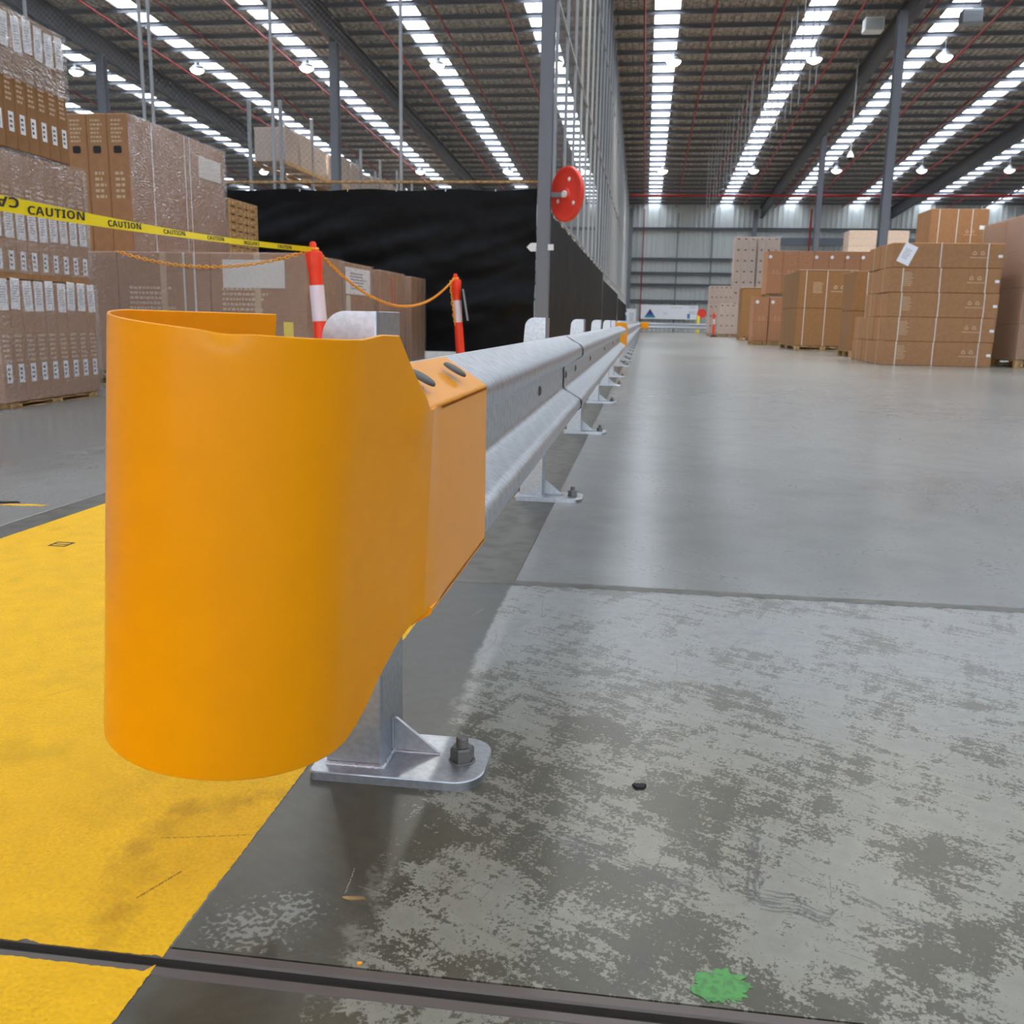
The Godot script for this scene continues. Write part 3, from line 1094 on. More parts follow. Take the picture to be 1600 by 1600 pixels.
func make_post(label: String, z: float) -> Node3D:
	# origin on the floor under the middle of the base plate's near edge
	var o := thing("barrier_post", label, "barrier post", Vector3(-0.3, 0, z), 0.0, "galvanised posts of the barrier")
	if post_cache.is_empty():
		# base plate
		var b := MB.new()
		b.xf = Transform3D(Basis(Vector3.RIGHT, PI / 2), Vector3.ZERO)
		var rp := round_rect(-0.118, -0.138, 0.113, 0.0, [0.022, 0.040, 0.040, 0.010], 10)
		b.extrude(rp, -0.011, 0.0, 30.0)
		var rp2 := round_rect(-0.1166, -0.1366, 0.1116, -0.0014, [0.021, 0.039, 0.039, 0.009], 10)
		for k in rp.size():
			var j := (k + 1) % rp.size()
			var nn := Vector3((rp[k] - Vector2(0, -0.069)).normalized().x, (rp[k] - Vector2(0, -0.069)).normalized().y, -1.2).normalized()
			b.quad(Vector3(rp[k].x, rp[k].y, -0.011), Vector3(rp[j].x, rp[j].y, -0.011), Vector3(rp2[j].x, rp2[j].y, -0.0124), Vector3(rp2[k].x, rp2[k].y, -0.0124), nn, nn, nn, nn)
		b.extrude(rp2, -0.0125, -0.011, 30.0)
		post_cache.plate = b.done()
		# upright: channel bent from plate, front face with a rounded upper corner
		b = MB.new()
		var fr := PackedVector2Array([Vector2(-0.100, 0.0125), Vector2(-0.028, 0.0125), Vector2(-0.028, 0.612)])
		fr.append(Vector2(-0.064, 0.612))
		for k in 9:
			var a := PI * 0.5 + PI * 0.5 * k / 8.0
			fr.append(Vector2(-0.064 + cos(a) * 0.030, 0.579 + sin(a) * 0.033))
		fr.append(Vector2(-0.100, 0.50))
		b.extrude(fr, -0.030, -0.025, 40.0)
		# rounded bend and side web
		for k in 5:
			var a0 := PI * 0.5 * k / 5.0
			var a1 := PI * 0.5 * (k + 1) / 5.0
			var c := Vector3(-0.028, 0, -0.030)
			var n0 := Vector3(sin(a0), 0, cos(a0))
			var n1 := Vector3(sin(a1), 0, cos(a1))
			var r := 0.005
			b.quad(c + n0 * r + Vector3(0, 0.0125, 0), c + n1 * r + Vector3(0, 0.0125, 0), c + n1 * r + Vector3(0, 0.612, 0), c + n0 * r + Vector3(0, 0.612, 0), n0, n1, n1, n0)
			b.tri(c + Vector3(0, 0.612, 0), c + n0 * r + Vector3(0, 0.612, 0), c + n1 * r + Vector3(0, 0.612, 0), Vector3.UP, Vector3.UP, Vector3.UP)
		b.bb(Vector3(-0.028, 0.0125, -0.132), Vector3(-0.023, 0.612, -0.030), 0.0008)
		b.bb(Vector3(-0.100, 0.0125, -0.137), Vector3(-0.023, 0.50, -0.132), 0.0008)
		post_cache.upright = b.done()
		# weld along the foot
		b = MB.new()
		var pts := PackedVector3Array()
		for k in 25:
			pts.append(Vector3(-0.100 + 0.078 * k / 24.0, 0.0135 + 0.0008 * sin(k * 2.3), -0.024 + 0.0006 * sin(k * 3.1)))
		for k in 30:
			pts.append(Vector3(-0.022 + 0.0006 * sin(k * 2.7), 0.0135 + 0.0008 * sin(k * 1.9), -0.026 - 0.105 * k / 29.0))
		b.tube(pts, 0.0045, 8)
		post_cache.weld = b.done()
		# gusset
		b = MB.new()
		b.extrude(PackedVector2Array([Vector2(-0.023, 0.0125), Vector2(0.040, 0.0125), Vector2(0.040, 0.0165), Vector2(-0.017, 0.062), Vector2(-0.023, 0.062)]), -0.083, -0.077, 10.0)
		var w := PackedVector3Array()
		for k in 16:
			w.append(Vector3(-0.022 + 0.066 * k / 15.0, 0.0135, -0.0765))
		b.tube(w, 0.0028, 6)
		w = PackedVector3Array()
		for k in 12:
			w.append(Vector3(-0.022, 0.0135 + 0.05 * k / 11.0, -0.0765))
		b.tube(w, 0.0028, 6)
		post_cache.gusset = b.done()
		# anchor
		post_cache.nut = hex_nut(0.0165, 0.0185)
		b = MB.new()
		b.lathe(PackedVector2Array([Vector2(0, 0.002), Vector2(0.0175, 0.002), Vector2(0.0185, 0.0012), Vector2(0.0185, 0.0)]), 24, 30.0)
		post_cache.washer = b.done()
		b = MB.new()
		var thread := PackedVector2Array([Vector2(0, 0.034), Vector2(0.0068, 0.034), Vector2(0.0082, 0.0325)])
		for k in 6:
			thread.append(Vector2(0.0085, 0.0318 - k * 0.0022))
			thread.append(Vector2(0.0077, 0.0307 - k * 0.0022))
		thread.append(Vector2(0.0085, 0.0175))
		b.lathe(thread, 18, 20.0)
		post_cache.stud = b.done()
	part("base_plate", post_cache.plate, M.galv, o)
	part("upright", post_cache.upright, M.galv, o)
	part("weld_bead", post_cache.weld, M.galv, o)
	part("gusset", post_cache.gusset, M.galv, o)
	for q in [Vector3(0.078, 0.0125, -0.066), Vector3(-0.107, 0.0125, -0.110)]:
		var nut := part("anchor_nut", post_cache.nut, M.bolt, o, q + Vector3(0, 0.002, 0), 0.35)
		part("washer", post_cache.washer, M.bolt, nut, Vector3(0, -0.002, 0))
		part("stud", post_cache.stud, M.bolt, nut, Vector3(0, -0.002, 0))
		if q.x < 0.0:
			nut.scale = Vector3(0.55, 0.7, 0.55)
	return o

# sheet of the end cap, laid out as a strip: s along the plan, v upwards
func cap_top(z: float) -> float:
	return curve(z, [[-1.06, 0.503], [-1.038, 0.5025], [-1.0257, 0.5030], [-1.0002, 0.5266], [-0.969, 0.5577], [-0.9444, 0.5832], [-0.91, 0.5842], [-0.89, 0.5818], [-0.875, 0.5805]])

func cap_bottom(z: float) -> float:
	return curve(z, [[-1.062, 0.2640], [-1.0401, 0.2600], [-1.0247, 0.2555], [-0.9954, 0.2410], [-0.9557, 0.2106], [-0.9313, 0.1854], [-0.912, 0.1715], [-0.895, 0.1635], [-0.875, 0.1615]])

func curve(x: float, t: Array) -> float:
	if x <= t[0][0]:
		return t[0][1]
	for k in t.size() - 1:
		if x <= t[k + 1][0]:
			return lerpf(t[k][1], t[k + 1][1], (x - t[k][0]) / (t[k + 1][0] - t[k][0]))
	return t[t.size() - 1][1]

func make_cap() -> Dictionary:
	var xf := -0.2367
	var zc := -0.8751
	var wd := 0.2557
	var bl := 0.1283
	var ze := -1.1061
	var th := -0.0923
	var ph := 0.0246
	var wb := 0.3685
	var flare := 0.24             # the nose sheet is bent inwards out of the plane of the flat flange
	var x0 := xf - flare * (zc + 1.045)
	var a0 := atan(flare * 2.0 * bl / wd)
	var cx := x0 - wd / 2 * cos(a0)
	var cz := zc - bl * sin(a0)
	var plan := []          # [x, z, region]; region 0 = front, 1 = nose and back
	for k in 26:
		plan.append([xf, lerpf(-1.446, -1.065, k / 25.0), 0])
	for k in 60:
		plan.append([xf - flare * maxf(0.0, lerpf(-1.06, zc - 0.004, k / 59.0) + 1.045), lerpf(-1.06, zc - 0.004, k / 59.0), 0])
	for k in 73:
		var a := lerpf(a0, PI, k / 72.0)
		plan.append([cx + wd / 2 * cos(a), cz + bl * sin(a), 1])
	for k in 24:
		var z := lerpf(cz - 0.006, ze, k / 23.0)
		plan.append([cx - wd / 2 + wb * (cz - z), z, 1])
	var rows := 44
	var pos := func(i: int, j: int) -> Vector3:
		var x: float = plan[i][0]
		var z: float = plan[i][1]
		var top := 0.5805
		var bot := 0.1615
		var w := 1.0
		if plan[i][2] == 0:
			top = cap_top(z)
			bot = cap_bottom(z)
			w = smoothstep(-1.10, -1.0, z)
		var v := float(j) / rows
		var y := lerpf(bot, top, v)
		# the rim is knocked in at one spot
		var dent := exp(-pow((x + 0.372) / 0.016, 2.0) - pow((y - 0.584) / 0.009, 2.0)) * (1.0 if z > zc else 0.0)
		y -= dent * 0.0035 * 0.6
		z -= dent * 0.004
		# soft buckles where the nose was pressed out of the flat flange
		if plan[i][2] == 0:
			x += 0.0035 * exp(-pow((z + 1.005) / 0.03, 2.0) - pow((y - 0.50) / 0.035, 2.0)) + 0.0015 * exp(-pow((z + 0.995) / 0.03, 2.0) - pow((y - 0.268) / 0.022, 2.0))
		var p := Vector3(x - xf, y - 0.38, z - zc)
		var q := Basis(Vector3.RIGHT, ph) * (Basis(Vector3.BACK, th) * p)
		return p.lerp(q, w) + Vector3(xf, 0.38, zc)
	var n_s := plan.size()
	var grid := []
	for i in n_s:
		var col := []
		for j in rows + 1:
			col.append(pos.call(i, j))
		grid.append(col)
	var nor := []
	for i in n_s:
		var col := []
		for j in rows + 1:
			var du: Vector3 = grid[mini(i + 1, n_s - 1)][j] - grid[maxi(i - 1, 0)][j]
			var dv: Vector3 = grid[i][mini(j + 1, rows)] - grid[i][maxi(j - 1, 0)]
			col.append(dv.cross(du).normalized())
		nor.append(col)
	if nor[5][5].x < 0.0:
		for i in n_s:
			for j in rows + 1:
				nor[i][j] = -nor[i][j]
	var t := 0.0032
	var b := MB.new()
	for i in n_s - 1:
		for j in rows:
			b.quad(grid[i][j], grid[i + 1][j], grid[i + 1][j + 1], grid[i][j + 1], nor[i][j], nor[i + 1][j], nor[i + 1][j + 1], nor[i][j + 1])
			var q := func(a: int, c: int) -> Vector3: return grid[a][c] - nor[a][c] * t
			b.quad(q.call(i, j), q.call(i + 1, j), q.call(i + 1, j + 1), q.call(i, j + 1), -nor[i][j], -nor[i + 1][j], -nor[i + 1][j + 1], -nor[i][j + 1])
	# rounded rims at top and bottom
	for i in n_s - 1:
		for jj in [0, rows]:
			var up := Vector3.UP if jj == rows else Vector3.DOWN
			var ring := func(a: int) -> Array:
				var nn: Vector3 = nor[a][jj]
				var base: Vector3 = grid[a][jj]
				return [[base, nn], [base - nn * t * 0.25 + up * t * 0.4, (nn + up * 2.0).normalized()], [base - nn * t * 0.75 + up * t * 0.4, (up * 2.0 - nn).normalized()], [base - nn * t, -nn]]
			var r0: Array = ring.call(i)
			var r1: Array = ring.call(i + 1)
			for k in 3:
				b.quad(r0[k][0], r1[k][0], r1[k + 1][0], r0[k + 1][0], r0[k][1], r1[k][1], r1[k + 1][1], r0[k + 1][1])
	for e in [0, n_s - 1]:
		for j in rows:
			var nn := (Vector3(grid[e][j]) - Vector3(grid[1 if e == 0 else n_s - 2][j])).normalized()
			b.quad(grid[e][j], grid[e][j + 1], grid[e][j + 1] - nor[e][j + 1] * t, grid[e][j] - nor[e][j] * t, nn, nn, nn, nn)
	# flange folded back over the top of the rail, and its twin below
	var fl: MB
	var flanges := []
	for s in [1.0, -1.0]:
		var pr := PackedVector2Array()
		var cy := RAIL_Y
		var hy := 0.120
		pr.append(Vector2(xf, cy + s * (hy - 0.004)))
		for k in 7:
			var a := deg_to_rad(62.0) * k / 6.0
			pr.append(Vector2(xf - 0.006 + 0.006 * cos(a), cy + s * (hy + 0.006 * sin(a))))
		pr.append(Vector2(-0.302, cy + s * 0.1645))
		pr.append(Vector2(-0.3025, cy + s * 0.1610))
		pr.append(Vector2(xf - 0.006, cy + s * (hy - 0.001)))
		pr.append(Vector2(xf - 0.0035, cy + s * (hy - 0.005)))
		fl = MB.new()
		fl.extrude(pr, -1.446, -1.040 if s > 0.0 else -1.062, 40.0)
		flanges.append(fl.done())
	var head := MB.new()
	head.lathe(PackedVector2Array([Vector2(0, 0.0058), Vector2(0.012, 0.0056), Vector2(0.0165, 0.0046), Vector2(0.0185, 0.003), Vector2(0.0188, 0.0)]), 28, 50.0)
	return {"sheet": b.done(), "flange": flanges, "head": head.done()}

func place_cap(parts: Dictionary, label: String, dz: float) -> void:
	var o := thing("barrier_end_cap", label, "end cap", Vector3(0, 0, dz), 0.0, "yellow end caps of the barrier")
	part("wrapped_nose", parts.sheet, M.cap, o)
	for f in parts.flange:
		part("folded_flange", f, M.cap, o)
	var nn := Vector3(0.50, 0.866, 0).normalized()
	var bs := Basis(nn.cross(Vector3.BACK).normalized() * -1.0, nn, Vector3.BACK).orthonormalized()
	for z in [-1.122, -1.322]:
		var h := part("button_head", parts.head, M.button, o, Vector3(-0.2625, 0.5335, z))
		h.basis = Basis(Vector3(0.866, -0.5, 0), nn, Vector3(0, 0, 1))
		h.scale = Vector3(0.95, 0.9, 0.95)

func build_barrier() -> void:
	# posts
	var zs := [-1.122, -3.15, -5.15, -7.15, -9.15, -10.6, -13.2, -15.2, -17.2, -19.2, -21.2, -23.2, -25.2, -27.2, -29.2, -32.0, -35.0, -38.0, -42.0, -46.0, -50.0, -54.0]
	for k in zs.size():
		make_post("galvanised steel barrier post on a base plate, %s from the near yellow cap" % ORD[k], zs[k])
	# rails
	make_rail("galvanised corrugated rail of the near run, from the big yellow cap to the lap joint", -1.06, -3.95)
	var second := make_rail("galvanised corrugated rail past the lap joint, ending before the second yellow cap", -3.80, -12.55)
	second.position = Vector3(0.0042, 0, 0)
	make_rail("galvanised corrugated rail starting at the small second yellow cap and running to the far wall", -13.15, -57.0)
	# splice bolts and post bolts in the valley of the rail
	var bm := MB.new()
	bm.lathe(PackedVector2Array([Vector2(0, 0.007), Vector2(0.008, 0.0066), Vector2(0.0135, 0.0042), Vector2(0.0155, 0.0)]), 20, 50.0)
	var mesh := bm.done()
	var i := 0
	for z in [-2.92, -3.86, -4.4, -5.6, -7.6, -9.6, -11.2]:
		var o := single("rail_bolt", "round bolt head in the valley of the galvanised rail, %s from the yellow cap" % ORD[i], "bolt", mesh, M.bolt, Vector3(-0.3105 if z < -3.8 else -0.314, RAIL_Y + 0.008, z), "bolts in the rail")
		o.basis = Basis(Vector3.BACK, -PI / 2)
		i += 1
	var cp := make_cap()
	place_cap(cp, "large bright yellow-orange steel end cap wrapped round the near end of the barrier", 0.0)
	place_cap(cp, "small distant yellow end cap between the two runs of the barrier", -12.05)

# ---------------------------------------------------------------- cartons, pallets, film
# all origins: middle of the bottom of the front face; local x along the face, z out of it
func key_mesh(key: String, f: Callable) -> Mesh:
	if not cache.has(key):
		cache[key] = f.call()
	return cache[key]

func box_mesh(s: Vector3, ch := 0.006) -> Mesh:
	return key_mesh("box%s_%s" % [s, ch], func() -> Mesh:
		var b := MB.new()
		b.box(Vector3(0, s.y * 0.5, -s.z * 0.5), s, ch)
		return b.done())

func plate_mesh(w: float, h: float, t := 0.003) -> Mesh:
	return key_mesh("plate%s_%s_%s" % [w, h, t], func() -> Mesh:
		var b := MB.new()
		b.box(Vector3(0, 0, t * 0.5), Vector3(w, h, t), 0.0)
		return b.done())

# block of illegible print: short strokes in lines
func print_mesh(w: float, h: float, lines: int, seed_: int) -> Mesh:
	return key_mesh("print%s_%s_%d_%d" % [w, h, lines, seed_], func() -> Mesh:
		var r := RandomNumberGenerator.new()
		r.seed = seed_
		var b := MB.new()
		var lh := h / lines
		for k in lines:
			var x := -w * 0.5
			var y := h * 0.5 - (k + 0.5) * lh
			var stop := w * 0.5 * r.randf_range(0.4, 1.0)
			while x < stop:
				var l := minf(lh * r.randf_range(0.3, 0.9), stop - x)
				b.box(Vector3(x + l * 0.5, y, 0.001), Vector3(l, lh * 0.5, 0.002), 0.0)
				x += l + lh * 0.25
		return b.done())

# the two handling symbols and the line under them
func symbols_mesh(s: float) -> Mesh:
	return key_mesh("symbols%s" % s, func() -> Mesh:
		var b := MB.new()
		for cx in [-0.55, 0.55]:
			for k in 3:
				var a := TAU * k / 3.0 + PI / 2
				var c := Vector3(cx * s, 0.35 * s, 0.001) + Vector3(cos(a), sin(a), 0) * 0.2 * s
				var d := Basis(Vector3.BACK, a + PI / 2)
				b.xf = Transform3D(d, c)
				b.box(Vector3.ZERO, Vector3(0.36 * s, 0.15 * s, 0.002), 0.0)
			b.xf = Transform3D()
		var x := -1.15 * s
		var r := RandomNumberGenerator.new()
		r.seed = 9
		while x < 1.15 * s:
			var l := s * r.randf_range(0.08, 0.2)
			b.box(Vector3(x + l * 0.5, -0.28 * s, 0.001), Vector3(l, 0.13 * s, 0.002), 0.0)
			x += l + 0.05 * s
		return b.done())

func frame_at(corner: Vector3, turn: float, l: Vector3) -> Vector3:
	return corner + Basis(Vector3.UP, turn) * l

func carton(called: String, label: String, pos: Vector3, turn: float, s: Vector3, m: Material, group := "") -> Node3D:
	var o := thing(called, label, "carton", pos, turn, group)
	part("body", box_mesh(s, minf(0.008, s.x * 0.04)), m, o)
	return o

func pallet(label: String, pos: Vector3, turn: float, w: float, d: float, h := 0.13, group := "wooden pallets", bearers := false) -> Node3D:
	var o := thing("wooden_pallet", label, "pallet", pos, turn, group)
	var t := h * 0.16
	var board := box_mesh(Vector3(0.1, t, d), 0.003)
	var n_b := maxi(4, int(w / 0.17))
	for k in n_b:
		part("deck_board", board, M.timber, o, Vector3(-w / 2 + 0.05 + (w - 0.1) * k / (n_b - 1), h - t, 0))
	if bearers:      # solid bearers front to back in place of blocks
		for q in 3:
			part("bearer", box_mesh(Vector3(0.05, h - 2 * t, d), 0.003), M.timber, o, Vector3(-w / 2 + 0.025 + (w - 0.05) * q / 2.0, t, 0))
		for k in 5:
			part("bottom_board", box_mesh(Vector3(w, t, 0.1), 0.003), M.timber, o, Vector3(0, 0, -(d - 0.1) * k / 4.0))
		return o
	for k in 3:
		var zz := -(d - 0.1) * k / 2.0
		part("stringer_board", box_mesh(Vector3(w, t, 0.1), 0.003), M.timber, o, Vector3(0, h - 2 * t, zz))
		for q in 3:
			part("block", box_mesh(Vector3(0.12, h - 3 * t, 0.1), 0.003), M.timber, o, Vector3(-w / 2 + 0.06 + (w - 0.12) * q / 2.0, t, zz))
		part("bottom_board", box_mesh(Vector3(w, t, 0.1), 0.003), M.timber, o, Vector3(0, 0, zz))
	return o

# clear stretch film round four sides and over the top edge
func film(label: String, pos: Vector3, turn: float, s: Vector3, sides := [0, 1, 2, 3]) -> void:
	var b := MB.new()
	var f := noise(int(pos.x * 31.0 + pos.z * 17.0), 2.2, 4)
	var g := 0.012
	for side: int in sides:
		var w := s.x + 2 * g if side % 2 == 0 else s.z + 2 * g
		var o := Vector3.ZERO
		var u := Vector3.ZERO
		var nn := Vector3.ZERO
		match side:
			0:
				o = Vector3(-s.x / 2 - g, 0, g); u = Vector3(1, 0, 0); nn = Vector3(0, 0, 1)
			1:
				o = Vector3(s.x / 2 + g, 0, g); u = Vector3(0, 0, -1); nn = Vector3(1, 0, 0)
			2:
				o = Vector3(s.x / 2 + g, 0, -s.z - g); u = Vector3(-1, 0, 0); nn = Vector3(0, 0, -1)
			3:
				o = Vector3(-s.x / 2 - g, 0, -s.z - g); u = Vector3(0, 0, 1); nn = Vector3(-1, 0, 0)
		var nx := maxi(6, int(w / 0.05))
		var ny := maxi(6, int(s.y / 0.05))
		var p := func(i: int, j: int) -> Vector3:
			var a := w * i / nx
			var y := s.y * j / ny
			var e := 0.0 if i == 0 or i == nx else 1.0
			return o + u * a + Vector3(0, y + 0.004, 0) + nn * e * 0.006 * f.get_noise_2d(a * 0.8 + y * 0.7 + side * 9.0, y * 3.2 - a * 0.6)
		var nf := func(i: int, j: int) -> Vector3:
			var du: Vector3 = p.call(mini(i + 1, nx), j) - p.call(maxi(i - 1, 0), j)
			var dv: Vector3 = p.call(i, mini(j + 1, ny)) - p.call(i, maxi(j - 1, 0))
			var c := du.cross(dv).normalized()
			return c if c.dot(nn) > 0.0 else -c
		for i in nx:
			for j in ny:
				b.quad(p.call(i, j), p.call(i + 1, j), p.call(i + 1, j + 1), p.call(i, j + 1), nf.call(i, j), nf.call(i + 1, j), nf.call(i + 1, j + 1), nf.call(i, j + 1))
	single("stretch_film", label, "stretch film", b.done(), M.film, pos, "clear film round the goods").rotation.y = turn

func build_left_goods() -> void:
	# --- tall stack of narrow cartons with paper sheets and bar-code stickers
	var th := deg_to_rad(92.7)
	var c0 := Vector3(-3.893, 0, -5.40)
	var tiers := [
		["bottom", 0.036, 0.750, 9, 0.128, 0.675, 0.18, "kraft"],
		["middle", 0.795, 0.765, 9, 0.123, 0.360, 0.115, "kraft"],
		["top", 1.580, 0.815, 8, 0.119, 0.700, 0.16, "kraft_dark"],
	]
	var back := -0.62
	for t in tiers:
		var n_c: int = t[3]
		var w: float = t[4]
		for k in n_c:
			var pos := frame_at(c0, th, Vector3((k + 0.5) * w, t[1], 0))
			var o := carton("narrow_carton", "narrow labelled carton, %s tier of the tall stack, %s from its near corner" % [t[0], ORD[k]], pos, th, Vector3(w - 0.003, t[2], -back), M[t[7]], "narrow labelled cartons")
			var jig := rng.randfn(0, 0.006)
			var ps := part("paper_sheet", plate_mesh(w * 0.72, 0.19 if t[0] != "top" else 0.2), M.paper, o, Vector3(rng.randfn(0, 0.004), t[5] - 0.01 + jig, 0.0008))
			ps.rotation.z = rng.randfn(0, 0.03)
			part("sheet_print", print_mesh(w * 0.45, 0.11, 7, k % 3 + 20), M.ink_soft, ps, Vector3(0, 0, 0.0028))
			var bs := part("barcode_sticker", plate_mesh(w * 0.42, 0.115), M.paper, o, Vector3(w * 0.02, t[6], 0.0008))
			part("barcode", print_mesh(w * 0.22, 0.085, 3, k % 4 + 30), M.ink, bs, Vector3(-w * 0.03, 0, 0.0028))
			part("printed_text", print_mesh(w * 0.6, 0.18, 6, k % 3 + 40), M.print_pale, o, Vector3(0, t[2] * (0.62 if t[0] == "middle" else 0.45), 0.0004))
	pallet("flat low pallet under the tall stack of labelled narrow cartons", frame_at(c0, th, Vector3(0.58, 0, 0)), th, 1.05, 0.60, 0.034)
	film("clear stretch film round the bottom tier of the tall labelled stack", frame_at(c0, th, Vector3(0.576, 0.04, 0.004)), th, Vector3(1.152, 0.745, 0.63))
	film("clear stretch film round the middle tier of the tall labelled stack", frame_at(c0, th, Vector3(0.553, 0.83, 0.004)), th, Vector3(1.107, 0.74, 0.63))
	film("clear stretch film round the upper half of the top tier of the labelled stack", frame_at(c0, th, Vector3(0.476, 1.99, 0.004)), th, Vector3(0.952, 0.40, 0.63))

	# --- row of low wrapped pallets along the aisle: their side faces look along +x at x = -2.7
	var xr := -2.70
	for k in 3:
		var o := carton("wide_carton", "wide brown carton fronting the low wrapped row, %s from the aisle" % ORD[k], Vector3(xr - 0.4 - 0.8 * k, 0.125, -7.49), 0.0, Vector3(0.795, 0.965, 0.93), M.kraft, "wide cartons in the wrapped row")
		part("seam_tape", plate_mesh(0.05, 0.96), M.tape_clear, o, Vector3(0, 0.482, 0.0006))
		part("printed_text", print_mesh(0.4, 0.2, 5, 60 + k), M.print_pale, o, Vector3(-0.1, 0.6, 0.001))
		if k == 0:
			part("packing_list", plate_mesh(0.52, 0.22), M.strap, o, Vector3(-0.03, 0.80, 0.002))
			part("warning_sticker", plate_mesh(0.08, 0.13), M.caution, o, Vector3(0.25, 0.36, 0.002))
		if k == 1:
			for q in [-0.02, 0.07]:
				part("strap", plate_mesh(0.015, 0.96), M.strap, o, Vector3(0.2 + q, 0.482, 0.0014))
	pallet("wooden pallet under the front of the low film-wrapped row", Vector3(xr - 1.2, 0, -7.49), 0.0, 2.4, 0.93, 0.12)
	film("wrinkled clear film round the front pallet of the low row", Vector3(xr - 1.2, 0.06, -7.485), 0.0, Vector3(2.4, 1.03, 0.94))
	var rows := [
		[-8.475, 0.92, 1.085, 2.2, "brown carton block with a white notice in the low row, behind the bollard"],
		[-9.67, 1.02, 1.075, 2.9, "brown film-wrapped carton block in the low row, carrying the pallet stack"],
		[-11.0, 0.70, 1.068, 2.9, "brown carton block at the end of the low row before the black cloth"],
	]
	for r in rows:
		var o := carton("wide_carton", r[4], Vector3(xr - r[3] * 0.5, 0.125, r[0]), 0.0, Vector3(r[3], r[2] - 0.125, r[1]), M.kraft, "wide cartons in the wrapped row")
		for q in [0.33, 0.66]:
			var sm := part("side_seam", plate_mesh(0.012, r[2] - 0.13), M.tape_clear, o, Vector3(r[3] * 0.5 + 0.0004, (r[2] - 0.125) * 0.5, -r[1] * q))
			sm.rotation.y = PI / 2
		if r[0] == -8.475:
			var nt := part("white_notice", plate_mesh(0.78, 0.24), M.paper, o, Vector3(r[3] * 0.5 + 0.002, 0.80, -0.44))
			nt.rotation.y = PI / 2
			part("notice_print", print_mesh(0.5, 0.16, 6, 77), M.ink_soft, nt, Vector3(0, 0, 0.003))
			var em := part("empty_sleeve", plate_mesh(0.13, 0.5), M.strap, o, Vector3(r[3] * 0.5 + 0.002, 0.42, -0.12))
			em.rotation.y = PI / 2
		if r[0] == -9.67:
			var rs := part("red_streak", plate_mesh(0.05, 0.3), M.reel_red, o, Vector3(r[3] * 0.5 + 0.002, 0.74, -0.5))
			rs.rotation.y = PI / 2
		pallet("wooden pallet below the %s" % r[4].substr(0, 60).split(" in the ")[0].split(" at the ")[0] + (" with notice" if r[0] == -8.475 else (" in mid row" if r[0] == -9.67 else " by the cloth")), Vector3(xr - r[3] * 0.5, 0, r[0]), 0.0, r[3], r[1], 0.12)
		film("clear film round the %s" % ["block with the white notice", "block that carries the pallet stack", "last block before the black cloth"][rows.find(r)], Vector3(xr - r[3] * 0.5, 0.06, r[0] + 0.005), 0.0, Vector3(r[3], r[2] - 0.06, r[1] + 0.01))

	# --- tall cartons with hand holes, standing on the row
	for k in 8:
		var w := 0.187
		var o := carton("tall_carton", "tall brown carton with a dark hand hole, %s from the aisle on the wrapped row" % ORD[k], Vector3(-4.42 - w * (k + 0.5), 1.095, -8.0), 0.0, Vector3(w - 0.002, 1.16, 1.9), M.kraft, "tall cartons with hand holes")
		part("hand_hole", key_mesh("hole", func() -> Mesh:
			var b := MB.new()
			b.extrude(round_rect(-0.036, -0.030, 0.036, 0.030, [0.015, 0.015, 0.015, 0.015], 5), 0.0, 0.0015, 30.0)
			return b.done()), M.hole, o, Vector3(-0.005, 0.868, 0.0005))
		part("printed_text", print_mesh(0.11, 0.2, 6, 84 + k % 2), M.print_pale, o, Vector3(0, 1.02, 0.0006))
		part("printed_text", print_mesh(0.1, 0.24, 5, 86 + k % 2), M.print_pale, o, Vector3(0.01, 0.58, 0.0006))
		if k == 0:
			var lb := part("packing_list", plate_mesh(0.5, 0.2), M.strap, o, Vector3(w * 0.5 + 0.001, 0.93, -1.55))
			lb.rotation.y = PI / 2
			for z in [-0.4, -1.02, -1.12]:
				var sp := part("strap", plate_mesh(0.014, 1.15), M.strap, o, Vector3(w * 0.5 + 0.0006, 0.58, z))
				sp.rotation.y = PI / 2
	film("shiny clear film round the tall cartons with hand holes", Vector3(-4.42 - 0.748, 1.10, -7.993), 0.0, Vector3(1.499, 1.157, 1.91), [1, 2, 3])

	# --- stack of spare pallets
	for k in 9:
		pallet("bare wooden pallet stacked beside the tall cartons, %s from the bottom" % ORD[k], Vector3(-5.03, 1.078 + 0.0845 * k, -10.17), 0.0, 1.02, 0.82, 0.084, "stack of bare pallets", true)

	# --- pallet racking with wrapped loads far back in the left bay
	var rk := thing("pallet_rack", "long steel pallet rack far back in the left bay holding wrapped loads", "rack", Vector3(-11.3, 0, -29.5), 0.0)
	for k in 10:
		for dx in [0.0, -1.0]:
			var b := MB.new()
			b.bb(Vector3(dx - 0.05, 0, -0.05), Vector3(dx + 0.05, 7.0, 0.05), 0.006)
			part("upright", b.done(), M.pole, rk, Vector3(0, 0, -2.8 * k))
	for lv in [1.4, 3.4, 5.3]:
		for dx in [0.03, -1.03]:
			var b := MB.new()
			b.bb(Vector3(dx - 0.03, lv - 0.12, -25.2), Vector3(dx + 0.03, lv, 0.0), 0.006)
			part("beam", b.done(), M.timber, rk)
	var i := 0
